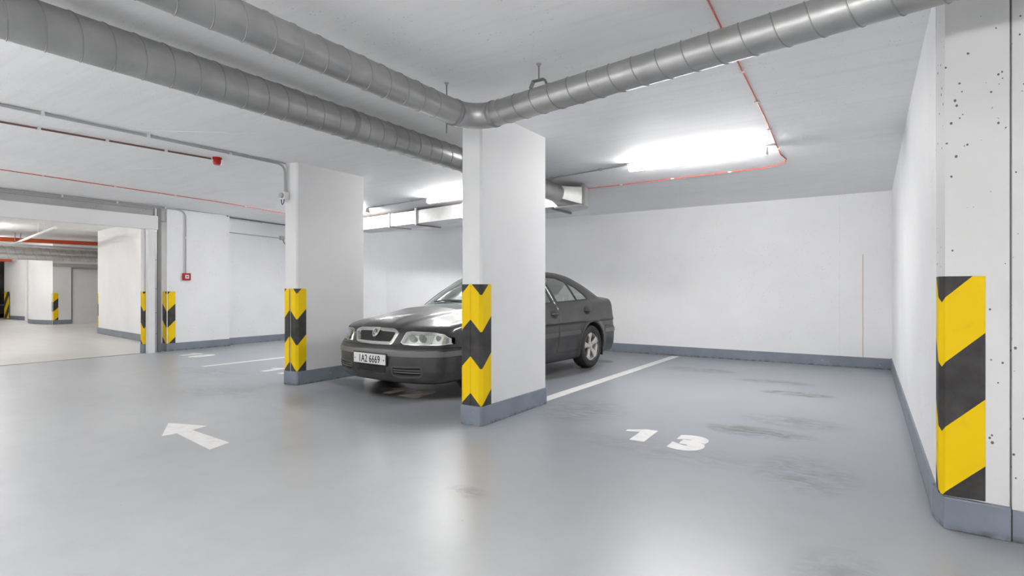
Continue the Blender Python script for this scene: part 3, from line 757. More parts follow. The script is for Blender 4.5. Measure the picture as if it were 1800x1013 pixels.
c_roof = curve([(0.6, 0.66), (1.17, 0.93), (1.60, 1.185), (1.98, 1.365), (2.2, 1.41), (2.65, 1.440), (3.05, 1.427), (3.35, 1.382), (3.7, 1.262), (4.05, 1.10), (4.22, 0.99), (4.40, 0.70), (4.6, 0.4)], 0.07)
c_front = curve([(0.05, 0.16), (0.15, 0.09), (0.22, 0.035), (0.30, 0.004), (0.47, 0.0), (0.54, 0.008), (0.575, 0.045), (0.62, 0.06), (0.72, 0.095), (0.80, 0.17), (0.95, 0.5)], 0.016)
c_rear = curve([(0.1, 0.16), (0.22, 0.06), (0.30, 0.01), (0.40, 0.0), (0.56, 0.0), (0.61, 0.035), (0.80, 0.05), (0.95, 0.075), (1.02, 0.11), (1.2, 0.3)], 0.018)
WHEELS = (0.89, 3.402); WR = 0.317; LEN = 4.49
def body(p, raw=False):
    x, y, z = p[:, 0], p[:, 1], p[:, 2]; ax = np.abs(x)
    w = 0.862 - 0.030 * np.abs((y - 2.2) / 2.2) ** 3
    side = ax - (w - np.where(z > 0.6, 0.30, 0.22) * (z - 0.6) ** 2 - 0.6 * np.clip(0.30 - z, 0, 1) ** 1.5)
    flare = 0
    for wy in WHEELS:
        r = np.sqrt((y - wy) ** 2 + (z - 0.33) ** 2); flare = flare + 0.020 * np.exp(-((r - 0.37) / 0.055) ** 2)
    side = side - flare
    fr = (0.27 * (ax / 0.85) ** 3.4 + c_front(z)) - y
    re = y - (LEN - 0.32 * (ax / 0.85) ** 3.2 - c_rear(z))
    xc = 0.30 + 0.26 * np.clip((y - 0.1) / 1.1, 0, 1)
    ridge = 0.020 / (1 + np.exp((ax - xc) / 0.020)) * np.clip((1.5 - y) / 0.3, 0, 1)
    wedge = 0.018 / (1 + np.exp((ax - 0.15 - 0.05 * y) / 0.012)) * np.clip((0.55 - y) / 0.4, 0, 1)
    top = z - (c_top(y) + c_crown(y) * (1 - (ax / 0.76) ** 2) + ridge + wedge)
    bot = (0.175 + 0.03 * np.clip((y - 3.7) / 0.6, 0, 1)) - z
    lower = smax(smax(smax(side, top, 0.075), smax(fr, re, 0.02), 0.06), bot, 0.03)
    yn = np.clip((y - 2.2) / 1.5, -1, 1.5)
    gs = ax - (0.790 - 0.46 * (z - 0.95) - 0.28 * np.clip(z - 0.95, 0, 1) ** 2 - 0.03 * yn ** 2)
    ye = y + np.where(y < 2.4, -0.13, 0.10) * (ax / 0.6) ** 2 * np.clip(np.abs(y - 2.4) / 0.5, 0, 1)
    gr = (z - (c_roof(ye) - 0.030 * (ax / 0.5) ** 2)) * 0.9
    green = smax(smax(gs, gr, 0.07), 0.7 - z, 0.02)
    f = smin(lower, green, 0.035)
    if raw: return f
    for wy in WHEELS:
        r = np.sqrt((y - wy) ** 2 + (z - 0.325) ** 2)
        f = smax(f, -np.maximum(r - 0.352, 0.60 - ax), 0.006)
    return f
def grad(fn, p, e=0.004):
    g = np.stack([fn(p + d) - fn(p - d) for d in np.eye(3) * e], 1)
    return g / np.maximum(np.linalg.norm(g, axis=1, keepdims=True), 1e-9)
def surface_nets(fn, lo, hi, h):
    ax = [np.arange(a, b, h) for a, b in zip(lo, hi)]; sh = [len(a) for a in ax]
    X = np.stack(np.meshgrid(*ax, indexing='ij'), -1).reshape(-1, 3)
    F = np.concatenate([fn(X[i:i + 300000]) for i in range(0, len(X), 300000)]).reshape(sh)
    S = F < 0
    cs = [s - 1 for s in sh]
    cnt = np.zeros(cs); acc = np.zeros(cs + [3])
    for axis in range(3):
        a = F.take(range(sh[axis] - 1), axis); b = F.take(range(1, sh[axis]), axis)
        cr = (a < 0) != (b < 0); t = np.where(cr, a / np.where(a == b, 1, a - b), 0)
        o1, o2 = [i for i in range(3) if i != axis]
        for d1 in (0, 1):
            for d2 in (0, 1):
                sl = [slice(None)] * 3; sl[o1] = slice(d1, d1 + cs[o1]); sl[o2] = slice(d2, d2 + cs[o2])
                m = cr[tuple(sl)]; tt = t[tuple(sl)]
                cnt += m; acc[..., axis] += m * tt; acc[..., o1] += m * d1; acc[..., o2] += m * d2
    act = cnt > 0; idx = -np.ones(cs, int); idx[act] = np.arange(act.sum())
    ijk = np.argwhere(act); P = (ijk + acc[act] / cnt[act][:, None]) * h + np.array(lo)
    quads = []
    for axis in range(3):
        o1, o2 = [(1, 2), (2, 0), (0, 1)][axis]
        sl0 = [slice(1, -1)] * 3; sl0[axis] = slice(0, sh[axis] - 1); sl1 = list(sl0); sl1[axis] = slice(1, sh[axis])
        a = S[tuple(sl0)]; b = S[tuple(sl1)]; e = np.argwhere(a != b); inside = a[a != b]
        e2 = e + np.array([0 if i == axis else 1 for i in range(3)])
        def cell(d1, d2):
            q = e2.copy(); q[:, o1] -= d1; q[:, o2] -= d2; return idx[q[:, 0], q[:, 1], q[:, 2]]
        q = np.stack([cell(1, 1), cell(0, 1), cell(0, 0), cell(1, 0)], 1)
        q[~inside] = q[~inside][:, ::-1]; quads.append(q)
    Q = np.concatenate(quads)
    T = np.concatenate([Q[:, [0, 1, 2]], Q[:, [0, 2, 3]]])
    return P, T
def clip_mesh(P, T, f, sgn=1):
    """keep the part where sgn*f < 0, cutting triangles along f = 0"""
    v = f(P) * sgn; v = np.where(np.abs(v) < 1e-7, 1e-7, v); ins = v < 0
    c = ins[T].sum(1); out = [T[c == 3]]; newP = [P]; nb = len(P)
    def cut(a, b):
        nonlocal nb
        t = v[a] / (v[a] - v[b]); q = P[a] + (P[b] - P[a]) * t[:, None]; newP.append(q)
        i = np.arange(nb, nb + len(a)); nb += len(a); return i
    for k_ in range(3):
        a, b, d = T[:, k_], T[:, (k_ + 1) % 3], T[:, (k_ + 2) % 3]
        m = (c == 1) & ins[a]
        if m.any():
            A, B, D = a[m], b[m], d[m]; out.append(np.stack([A, cut(A, B), cut(A, D)], 1))
        m = (c == 2) & ~ins[a]
        if m.any():
            A, B, D = a[m], b[m], d[m]; e1 = cut(B, A); e2 = cut(D, A)
            out.append(np.stack([e1, B, D], 1)); out.append(np.stack([e1, D, e2], 1))
    P2 = np.concatenate(newP); T2 = np.concatenate(out)
    return weld(P2, T2)
def weld(P, T):
    used = np.unique(T)
    if len(used) == 0: return np.zeros((0, 3)), np.zeros((0, 3), int)
    key, inv = np.unique(np.round(P[used], 5), axis=0, return_inverse=True); inv = inv.reshape(-1)
    mp = np.zeros(len(P), int); mp[used] = inv
    T = mp[T]; ok = (T[:, 0] != T[:, 1]) & (T[:, 1] != T[:, 2]) & (T[:, 0] != T[:, 2])
    P3 = np.zeros((len(key), 3)); P3[inv] = P[used]
    return P3, T[ok]
def sdf_poly(pts, u, v):
    pts = np.array(pts, float); d = np.full(u.shape, 1e9); s = np.ones(u.shape); n = len(pts); j = n - 1
    for i in range(n):
        ex, ey = pts[j] - pts[i]; wx = u - pts[i][0]; wy = v - pts[i][1]
        t = np.clip((wx * ex + wy * ey) / (ex * ex + ey * ey), 0, 1)
        d = np.minimum(d, (wx - ex * t) ** 2 + (wy - ey * t) ** 2)
        c1 = v >= pts[i][1]; c2 = v < pts[j][1]; c3 = ex * wy > ey * wx
        fl = (c1 & c2 & c3) | (~c1 & ~c2 & ~c3); s = np.where(fl, -s, s); j = i
    return s * np.sqrt(d)
def side_region(pts, r=0.0, sx=0, xmin=0.45):
    """region seen from the side: (y, z) outline; sx picks one flank"""
    def f(P):
        a = sdf_poly(pts, P[:, 1], P[:, 2]) - r
        if sx: a = np.maximum(a, xmin - sx * P[:, 0])
        else: a = np.maximum(a, xmin - np.abs(P[:, 0]))
        return a
    return f
def front_region(pts, r=0.0, sx=0, ymax=0.62, mirror=True):
    def f(P):
        a = sdf_poly(pts, np.abs(P[:, 0]) if mirror else P[:, 0], P[:, 2]) - r
        a = np.maximum(a, P[:, 1] - ymax)
        if sx: a = np.maximum(a, 0.002 - sx * P[:, 0])
        return a
    return f
def grow(f, d): return lambda P: f(P) - d
def inter(*fs): return lambda P: np.maximum.reduce([f(P) for f in fs])

CAR_BASE, CAR_T = surface_nets(body, (-0.99, -0.06, 0.10), (0.99, 4.62, 1.50), 0.020)
for _ in range(3):
    fv = body(CAR_BASE); CAR_BASE = CAR_BASE - grad(body, CAR_BASE) * fv[:, None].clip(-0.01, 0.01)

def surf_obj(name, PT, mat, parent, off=0.0, thick=0.012, fn=body, gfn=None):
    P, T = PT
    if len(T) == 0: return None
    n = grad(gfn or fn, P); P2 = P + n * off
    F = [tuple(t) for t in T.tolist()]; N2 = n
    if thick:
        e = np.concatenate([T[:, [0, 1]], T[:, [1, 2]], T[:, [2, 0]]]); k_ = np.sort(e, 1)
        _, ix, ct = np.unique(k_, axis=0, return_index=True, return_counts=True); be = e[ix[ct == 1]]
        bv = np.unique(be); mp = {int(b): len(P) + i for i, b in enumerate(bv)}
        P2 = np.concatenate([P2, P2[bv] - n[bv] * thick]); N2 = np.concatenate([n, n[bv]])
        F += [(int(b), int(a), mp[int(a)], mp[int(b)]) for a, b in be]
    me = bpy.data.meshes.new(name); me.from_pydata(P2.tolist(), [], F); me.materials.append(mat)
    me.polygons.foreach_set('use_smooth', [True] * len(me.polygons))
    try: me.normals_split_custom_set_from_vertices([tuple(v) for v in N2])
    except Exception: pass
    o = bpy.data.objects.new(name, me); C.objects.link(o); o.parent = parent
    return o
def ray_x(y, z, s=1):
    """x of the flank at (y, z)"""
    xs = np.linspace(0.3, 1.0, 701); f = body(np.stack([xs * s, np.full(701, y), np.full(701, z)], 1), True)
    return s * xs[np.where(f < 0)[0][-1]]
def ray_y(x, z):
    ys = np.linspace(-0.05, 0.8, 851); f = body(np.stack([np.full(851, x), ys, np.full(851, z)], 1), True)
    return ys[np.where(f < 0)[0][0]]

CAR = thing('car', 'dark grey saloon car parked behind the central column, plate 1A2 6669', 'car', (0, 0, 0))
cur = (CAR_BASE, CAR_T)
GAP = 0.0035
def take(f, gap=GAP):
    """split the current skin: returns the inside panel, keeps the rest"""
    global cur
    a = clip_mesh(*cur, grow(f, -gap)); cur = clip_mesh(*cur, grow(f, gap), -1); return a

# wheel housings (deep part of the arches) and underside are black
def f_liner(P):
    d = np.full(len(P), 1.0)
    for wy in WHEELS:
        r = np.sqrt((P[:, 1] - wy) ** 2 + (P[:, 2] - 0.325) ** 2)
        d = np.minimum(d, np.maximum(r - 0.3585, np.abs(P[:, 0]) - 0.845))
    return d
skin_all = cur
for wy in WHEELS:
    for sx in (1, -1):
        surf_obj('wheel_housing', take(lambda P, wy=wy, sx=sx: np.maximum.reduce([f_liner(P), 0.3 - sx * P[:, 0], np.abs(P[:, 1] - wy) - 0.5]), 0.0), M['inner'], CAR, thick=0)
surf_obj('underbody', take(lambda P: np.maximum(P[:, 2] - 0.19, np.abs(P[:, 0]) - 0.78), 0.0), M['inner'], CAR, thick=0)

WIN = {'front': [(1.66, 0.972), (2.40, 0.992), (2.33, 1.315), (2.20, 1.322), (2.02, 1.262)],
       'rear': [(2.56, 0.997), (3.09, 1.012), (3.00, 1.262), (2.80, 1.315), (2.47, 1.328)],
       'quarter': [(3.135, 1.013), (3.44, 1.025), (3.38, 1.085), (3.22, 1.185), (3.06, 1.243)]}
DOORS = {'front_door': [(1.40, 0.305), (2.42, 0.305), (2.455, 0.42), (2.475, 0.96), (2.395, 1.352), (2.16, 1.352), (1.98, 1.285), (1.50, 0.96), (1.36, 0.85), (1.345, 0.45)],
         'rear_door': [(2.435, 0.305), (2.98, 0.305), (3.02, 0.37), (3.045, 0.50), (3.11, 0.61), (3.24, 0.73), (3.44, 0.86), (3.49, 0.95), (3.475, 1.035), (3.40, 1.105), (3.22, 1.225), (3.02, 1.31), (2.80, 1.352), (2.41, 1.358), (2.49, 0.96), (2.47, 0.42)]}
for nm, poly in DOORS.items():
    for sx in (1, -1):
        pan = take(side_region(poly, 0, sx))
        wins = ['front'] if nm == 'front_door' else ['rear', 'quarter']
        seals = []; glasses = []
        for wn in wins:
            fo = side_region(WIN[wn], 0.018, sx); fi = side_region(WIN[wn], 0.004, sx)
            ring = clip_mesh(*clip_mesh(*pan, fo), fi, -1); gl = clip_mesh(*pan, fi); pan = clip_mesh(*pan, fo, -1)
            seals.append(ring); glasses.append(gl)
        # waist-height rub strip is a part of its own
        d = surf_obj(nm, pan, M['paint'], CAR)
        for ring in seals: surf_obj('window_seal', ring, M['black'], d, off=0.001)
        for gl in glasses: surf_obj('window', gl, M['glass'], d, off=-0.004, thick=0.003)
        y0, y1 = (1.38, 2.44) if nm == 'front_door' else (2.46, 3.03)
        fs = lambda P, y0=y0, y1=y1, sx=sx: np.maximum.reduce([np.abs(P[:, 2] - 0.548 - 0.012 * (P[:, 1] - 2.2)) - 0.029, y0 - P[:, 1], P[:, 1] - y1, 0.5 - sx * P[:, 0]])
        surf_obj('rub_strip', clip_mesh(*pan, fs), M['door_strip'], d, off=0.012, thick=0.014)
        # handle: round recess with a horizontal grip
        hy = 2.345 if nm == 'front_door' else 3.26; hz = 0.828 if nm == 'front_door' else 0.855
        hx = ray_x(hy, hz, sx)
        fh = lambda P, hy=hy, hz=hz, sx=sx: np.maximum(np.sqrt(((P[:, 1] - hy) / 0.085) ** 2 + ((P[:, 2] - hz) / 0.060) ** 2) * 0.05 - 0.05, 0.5 - sx * P[:, 0])
        surf_obj('handle_recess', clip_mesh(*pan, fh), M['black'], d, off=0.003, thick=0.004)
        hdl = G().tube([(hx + sx * 0.002, hy - 0.055, hz + .002), (hx + sx * 0.020, hy - 0.045, hz), (hx + sx * 0.030, hy, hz), (hx + sx * 0.026, hy + 0.06, hz), (hx + sx * 0.004, hy + 0.085, hz)], [0.013, 0.015, 0.016, 0.016, 0.014], 10)
        hdl.obj('door_handle', M['paint'], d, smooth=True)

# glass of the windscreen and rear window
def f_screen(e=0.0):
    def f(P):
        x, y, z = np.abs(P[:, 0]), P[:, 1], P[:, 2]
        lim = 0.690 - 0.40 * (z - 0.97)
        return np.maximum.reduce([x - lim - e, y - 2.25, (0.955 - 0.06 * (x / .6) ** 2) - e - z, z - (1.355 - 0.025 * (x / .5) ** 2) - e, 0.9 - y])
    return f
def f_rearglass(e=0.0):
    def f(P):
        x, y, z = np.abs(P[:, 0]), P[:, 1], P[:, 2]
        return np.maximum.reduce([x - (0.60 - 0.30 * (z - 1.1)) - e, 3.30 - e - y, (3.42 - e - y), 1.085 - e - z, z - 1.34 - e])
    return f
for f_, nm in ((f_screen, 'windscreen'), (f_rearglass, 'rear_window')):
    pan = take(f_(0.022), 0.0)
    gp = surf_obj(nm, clip_mesh(*pan, f_(0.0)), M['screen'] if nm == 'windscreen' else M['glass'], CAR, off=-0.003, thick=0.003)
    surf_obj('window_seal', clip_mesh(*pan, f_(0.0), -1), M['black'], gp, off=-0.001)

# front end
HL = [(0.392, 0.592), (0.432, 0.712), (0.50, 0.722), (0.73, 0.712), (0.80, 0.695), (0.842, 0.65), (0.845, 0.590), (0.60, 0.588)]
GRO = [(0.0, 0.742), (0.27, 0.735), (0.335, 0.715), (0.345, 0.70), (0.290, 0.590), (0.262, 0.578), (0.0, 0.574), (-0.2, 0.574), (-0.2, 0.742)]
def shrink(fn, d): return lambda P: fn(P) + d
for sx in (1, -1):
    fh = front_region(HL, 0.004, sx, ymax=0.43)
    pan = take(fh)
    div = lambda P, sx=sx: sx * P[:, 0] - (0.700 + 0.12 * (P[:, 2] - 0.6))
    hl = surf_obj('headlight', clip_mesh(*pan, grow(div, -0.004)), M['lens'], CAR, off=0.0, thick=0.0)
    surf_obj('indicator', clip_mesh(*pan, grow(div, 0.004), -1), M['lens'], hl, off=0.0, thick=0.0)
    surf_obj('divider', clip_mesh(*clip_mesh(*pan, grow(div, -0.004), -1), grow(div, 0.004)), M['grey_plastic'], hl, off=0.001, thick=0.01)
    surf_obj('lamp_bowl', pan, M['reflector'], hl, off=-0.055, thick=0.0)
    edge = clip_mesh(*pan, shrink(fh, 0.010), -1)
    surf_obj('lens_rim', edge, M['reflector'], hl, off=0.0005, thick=0.05)
    for bx, rr in ((0.50, 0.040), (0.60, 0.042), (0.745, 0.028)):
        y_ = max(ray_y(bx + rr, 0.652), ray_y(bx, 0.652 + rr)) + 0.006
        G().lathe([(rr, 0.0), (rr * 0.96, 0.004), (rr * 0.55, 0.035), (rr * 0.3, 0.042), (0.0, 0.03)], axis='y', n=20, o=(sx * bx, y_, 0.652)).obj('bulb_reflector', M['bulb'], hl, smooth=True)
fg = front_region(GRO, 0.0)
pan = take(fg, 0.002)
gro = surf_obj('grille', clip_mesh(*pan, shrink(fg, 0.024), -1), M['chrome'], CAR, off=0.016, thick=0.05)
surf_obj('grille_backing', clip_mesh(*pan, shrink(fg, 0.022)), M['inner'], gro, off=-0.035, thick=0.0)
gs_ = G()
for i in range(-17, 18):
    x = i * 0.0165
    zb_, zt_ = 0.592, 0.722
    if abs(x) > 0.24: zb_ = 0.592 + (abs(x) - 0.24) * 1.6
    if zt_ - zb_ < 0.02: continue
    pts = [(x, ray_y(x, z) + 0.006, z) for z in np.linspace(zb_, zt_, 6)]
    for a, b in zip(pts[:-1], pts[1:]):
        gs_.add([(a[0] - .0028, a[1], a[2]), (a[0] + .0028, a[1], a[2]), (b[0] + .0028, b[1], b[2]), (b[0] - .0028, b[1], b[2]),
                 (a[0] - .0028, a[1] + .02, a[2]), (a[0] + .0028, a[1] + .02, a[2]), (b[0] + .0028, b[1] + .02, b[2]), (b[0] - .0028, b[1] + .02, b[2])],
                [(0, 1, 2, 3), (0, 3, 7, 4), (1, 5, 6, 2)])
gs_.obj('grille_slats', M['trim'], gro)['kind'] = 'stuff'
# badge: chrome shield with a round emblem carrying a winged arrow
by = ray_y(0, 0.70) - 0.020
sh = [(-0.062, 0.748), (-0.055, 0.71), (-0.040, 0.672), (-0.02, 0.652), (0.0, 0.648), (0.02, 0.652), (0.040, 0.672), (0.055, 0.71), (0.062, 0.748)]
def plate_y(pts, y0, y1, tilt=0.45):
    n_ = len(pts); zc_ = 0.70
    vs = [(x, y0 + (z - zc_) * tilt, z) for x, z in pts] + [(x, y1 + (z - zc_) * tilt, z) for x, z in pts]
    return vs, [tuple(range(n_)), tuple(range(n_, 2 * n_))[::-1]] + [(i, n_ + i, n_ + (i + 1) % n_, (i + 1) % n_) for i in range(n_)]
bd = G().add(*plate_y(sh[::-1], by, by + 0.02)).obj('badge', M['chrome'], gro, bevel=0.003)
cc = [(0.034 * math.cos(a), 0.702 + 0.034 * math.sin(a)) for a in np.linspace(0, 2 * math.pi, 25)[:-1]]
G().add(*plate_y(cc[::-1], by - 0.004, by)).obj('badge_disc', M['badge'], gro, bevel=0.001)
cc2 = [(0.034 * math.cos(a), 0.702 + 0.034 * math.sin(a)) for a in np.linspace(0, 2 * math.pi, 33)]
G().tube([(x, by - 0.004 + (z - 0.70) * 0.45, z) for x, z in cc2], 0.004, 8, cap=False).obj('badge_ring', M['chrome'], gro, smooth=True)
arrow = [(-0.020, 0.690), (-0.010, 0.684), (0.012, 0.684), (0.012, 0.676), (0.024, 0.689), (0.012, 0.700), (0.012, 0.693), (0.004, 0.693), (0.006, 0.704), (0.002, 0.715), (-0.006, 0.722), (-0.016, 0.722), (-0.010, 0.712), (-0.010, 0.700)]
G().add(*plate_y(arrow[::-1], by - 0.006, by - 0.003)).obj('badge_arrow', M['chrome'], gro)

# bonnet
def f_hood(P):
    x, y, z = np.abs(P[:, 0]), P[:, 1], P[:, 2]
    edge = np.where(x < 0.36, 0.741, 0.731)
    return np.maximum.reduce([x - (0.715 + 0.02 * np.clip(y - 0.4, 0, 1)), y - (1.215 + 0.12 * (x / 0.6) ** 2), (edge - z), y - 1.6])
surf_obj('bonnet', take(f_hood), M['paint'], CAR)
# boot lid with rear lamps
def f_boot(P):
    x, y, z = np.abs(P[:, 0]), P[:, 1], P[:, 2]
    return np.maximum.reduce([x - 0.60, 3.95 - y, 0.635 - z])
surf_obj('boot_lid', take(f_boot), M['paint'], CAR)
for sx in (1, -1):
    ft = lambda P, sx=sx: np.maximum.reduce([4.12 - P[:, 1], 0.67 - P[:, 2], P[:, 2] - 0.93, 0.615 - sx * P[:, 0], sx * P[:, 0] - 0.80])
    surf_obj('tail_light', take(ft), M['taillight'], CAR, off=0.002)
# front bumper
FB = lambda P: np.maximum(P[:, 2] - (0.565 - 0.02 * np.clip(P[:, 1] * 2, 0, 1)), P[:, 1] - 0.535)
pan = take(FB)
fog = [(0.335, 0.345), (0.655, 0.352), (0.655, 0.285), (0.62, 0.262), (0.40, 0.252), (0.335, 0.27)]
cen = [(0.0, 0.352), (0.255, 0.352), (0.235, 0.262), (0.0, 0.255), (-0.1, 0.255), (-0.1, 0.352)]
fs_ = [front_region(fog, 0.0, 1), front_region(fog, 0.0, -1), front_region(cen, 0.0)]
deep = [clip_mesh(*pan, f_) for f_ in fs_]
for f_ in fs_: pan = clip_mesh(*pan, f_, -1)
bump = surf_obj('front_bumper', pan, M['paint'], CAR, thick=0.03)
for dp in deep: surf_obj('air_intake', dp, M['inner'], bump, off=-0.035, thick=0.0)
for f_ in fs_[:2]:
    ring = clip_mesh(*clip_mesh(*(clip_mesh(CAR_BASE, CAR_T, grow(FB, -0.01))), grow(f_, 0.016)), f_, -1)
    surf_obj('intake_frame', ring, M['trim'], bump, off=0.006, thick=0.012)
stripf = lambda P: np.maximum.reduce([np.abs(P[:, 2] - 0.490) - 0.027, P[:, 1] - 0.53])
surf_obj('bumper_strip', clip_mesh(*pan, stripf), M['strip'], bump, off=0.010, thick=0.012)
for sx in (1, -1):
    for z in (0.322, 0.298):
        pts = [(sx * x, ray_y(x, z) + 0.008, z) for x in np.linspace(0.335, 0.655, 9)]
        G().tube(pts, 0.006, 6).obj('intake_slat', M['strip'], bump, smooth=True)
mesh_ = G()
for z in np.linspace(0.27, 0.345, 6):
    mesh_.tube([(x, ray_y(abs(x), z) + 0.02, z) for x in np.linspace(-0.24, 0.24, 9)], 0.0025, 4)
for x in np.linspace(-0.23, 0.23, 24):
    mesh_.tube([(x, ray_y(abs(x), z) + 0.02, z) for z in (0.262, 0.348)], 0.0025, 4)
mesh_.obj('intake_mesh', M['trim'], bump)['kind'] = 'stuff'
py = ray_y(0.2, 0.40) - 0.006
pl = G().box(-0.275, 0.275, py - 0.012, py + 0.02, 0.352, 0.484).obj('number_plate_holder', M['black'], bump, bevel=0.004)
pl2 = G().box(-0.262, 0.262, py - 0.0155, py - 0.011, 0.364, 0.472).obj('number_plate', M['plate'], bump, bevel=0.0015)
me = text_mesh('1A2 6669', 0.112, 0.0016, 0.76, 0.0012, 1.06); me.materials.clear(); me.materials.append(M['ink'])
tx = bpy.data.objects.new('plate_lettering', me); C.objects.link(tx); tx.parent = bump
tx.location = (0.0, py - 0.0160, 0.378); tx.rotation_euler = (math.pi / 2, 0, 0)
for sx in (-1, 1):
    G().lathe([(0.006, py - 0.019), (0.006, py - 0.015)], axis='y', n=10, o=(sx * 0.238, 0, 0.412)).obj('plate_screw', M['ink'], bump)
# rear bumper
RB = lambda P: np.maximum(P[:, 2] - 0.605, 3.81 - P[:, 1])
pan = take(RB)
rb = surf_obj('rear_bumper', pan, M['paint'], CAR, thick=0.03)
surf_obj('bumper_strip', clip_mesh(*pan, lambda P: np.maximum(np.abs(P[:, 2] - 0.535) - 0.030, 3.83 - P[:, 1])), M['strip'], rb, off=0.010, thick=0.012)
# side sills
for sx in (1, -1):
    surf_obj('sill', take(lambda P, sx=sx: np.maximum.reduce([P[:, 2] - 0.295, 1.25 - P[:, 1], P[:, 1] - 3.06, 0.6 - sx * P[:, 0]]), 0.002), M['paint'], CAR, off=0.004)
fw = cur
surf_obj('body_shell', cur, M['paint'], CAR)
# dark inner skin behind the joints, cabin lining up to the waist
inn = clip_mesh(*skin_all, lambda P: np.maximum.reduce([P[:, 2] - 0.93, -f_liner(P), 1.2 - P[:, 1], P[:, 1] - 3.75]))
surf_obj('inner_lining', inn, M['inner'], CAR, off=-0.07, thick=0.0)
for sx in (1, -1):   # dark frames behind the pillars so no light shows through the door joints
    fr_ = clip_mesh(*skin_all, side_region([(2.40, 0.9), (2.50, 0.9), (2.46, 1.38), (2.34, 1.38)], 0, sx))
    surf_obj('pillar_lining', fr_, M['inner'], CAR, off=-0.02, thick=0.0)

# cabin
G().box(-0.70, 0.70, 1.30, 3.9, 0.26, 0.30).obj('cabin_floor', M['inner'], CAR)
G().add([(-0.70, 1.16, 0.70), (0.70, 1.16, 0.70), (0.70, 1.62, 0.70), (-0.70, 1.62, 0.70), (-0.68, 1.20, 0.89), (0.68, 1.20, 0.89), (0.68, 1.60, 0.935), (-0.68, 1.60, 0.935)],
        [(0, 3, 2, 1), (4, 5, 6, 7), (0, 1, 5, 4), (2, 3, 7, 6), (1, 2, 6, 5), (0, 4, 7, 3)]).obj('dashboard', M['trim'], CAR, bevel=0.03)
sw = [(0.36 + 0.185 * math.cos(a), 1.78 - 0.08 * math.sin(a), 0.87 + 0.165 * math.sin(a)) for a in np.linspace(0, 2 * math.pi, 25)]
st = G().tube(sw, 0.015, 8, cap=False).obj('steering_wheel', M['black'], CAR, smooth=True)
G().tube([(0.36, 1.60, 0.82), (0.36, 1.78, 0.87)], 0.05, 10).obj('hub', M['black'], st, smooth=True)
G().box(0.19, 0.53, 1.772, 1.79, 0.85, 0.89).obj('spoke', M['black'], st, bevel=0.006)
def seat(x0, x1, y, zh=1.02, heads=1):
    s_ = G().box(x0, x1, y, y + 0.50, 0.42, 0.56).obj('seat', M['fabric'], CAR, bevel=0.05)
    b0, b1, zt = y + 0.46, y + 0.62, zh
    G().add([(x0, b0, 0.46), (x1, b0, 0.46), (x1, b0 + .13, 0.46), (x0, b0 + .13, 0.46), (x0 + .03, b1, zt), (x1 - .03, b1, zt), (x1 - .03, b1 + .10, zt), (x0 + .03, b1 + .10, zt)],
            [(0, 3, 2, 1), (4, 5, 6, 7), (0, 1, 5, 4), (2, 3, 7, 6), (1, 2, 6, 5), (0, 4, 7, 3)]).obj('backrest', M['fabric'], s_, bevel=0.04)
    xs = [(x0 + x1) / 2] if heads == 1 else [x0 + 0.24, x1 - 0.24]
    for x in xs:
        G().box(x - 0.12, x + 0.12, b1 + .0, b1 + 0.09, zt + 0.05, zt + 0.21).obj('headrest', M['fabric'], s_, bevel=0.04)
        for q in (-0.05, 0.05): G().tube([(x + q, b1 + .045, zt - .02), (x + q, b1 + .045, zt + .08)], 0.006, 6).obj('headrest_post', M['steel'], s_)
seat(0.12, 0.62, 1.98); seat(-0.62, -0.12, 1.98); seat(-0.62, 0.62, 2.78, 0.98, 2)
G().box(-0.62, 0.62, 3.45, 3.95, 0.90, 0.925).obj('parcel_shelf', M['fabric'], CAR)
mr = G().box(-0.11, 0.11, 2.02, 2.035, 1.24, 1.31).obj('mirror', M['black'], CAR, bevel=0.006)
# door mirrors, aerial, wipers, cowl, mud flaps
for sx in (1, -1):
    x0 = ray_x(1.62, 0.99, sx)
    n_ = G(); pr = [(0.0, 0.0), (0.035, 0.004), (0.062, 0.03), (0.07, 0.075), (0.066, 0.10), (0.0, 0.10)]
    vs = []
    for i, (u, s0) in enumerate([(0.02, 0.75), (0.06, 0.95), (0.13, 1.0), (0.19, 0.93), (0.215, 0.7)]):
        for a in np.linspace(0, 2 * math.pi, 17)[:-1]:
            cy_ = 0.062 * np.sign(math.cos(a)) * abs(math.cos(a)) ** 0.7; cz_ = 0.070 * np.sign(math.sin(a)) * abs(math.sin(a)) ** 0.7
            vs.append((x0 + sx * u, 1.64 + s0 * cy_, 1.03 + s0 * cz_))
    fs2 = [(i * 16 + j, i * 16 + (j + 1) % 16, (i + 1) * 16 + (j + 1) % 16, (i + 1) * 16 + j) for i in range(4) for j in range(16)] + [tuple(range(16))[::-1], tuple(64 + j for j in range(16))]
    if sx > 0:
        dm = G().add(vs, fs2).obj('door_mirror', M['paint'], CAR, smooth=True, angle=60)
        G().tube([(x0 - sx * 0.03, 1.64, 0.985), (x0 + sx * 0.07, 1.64, 1.0)], [0.022, 0.028], 8).obj('mirror_foot', M['black'], dm, smooth=True)
        G().box(min(x0 + sx * .05, x0 + sx * .20), max(x0 + sx * .05, x0 + sx * .20), 1.70, 1.705, 0.975, 1.085).obj('mirror_glass', M['chrome'], dm)
    for wy in (3.402,):
        G().box(min(sx * .70, sx * .845), max(sx * .70, sx * .845), wy + 0.345, wy + 0.352, 0.16, 0.42).obj('mud_flap', M['black'], CAR)
G().tube([(0.0, 3.02, 1.435), (0.0, 3.04, 1.455), (0.0, 3.30, 1.66)], [0.016, 0.010, 0.003], 8).obj('aerial', M['black'], CAR, smooth=True)
cw = []
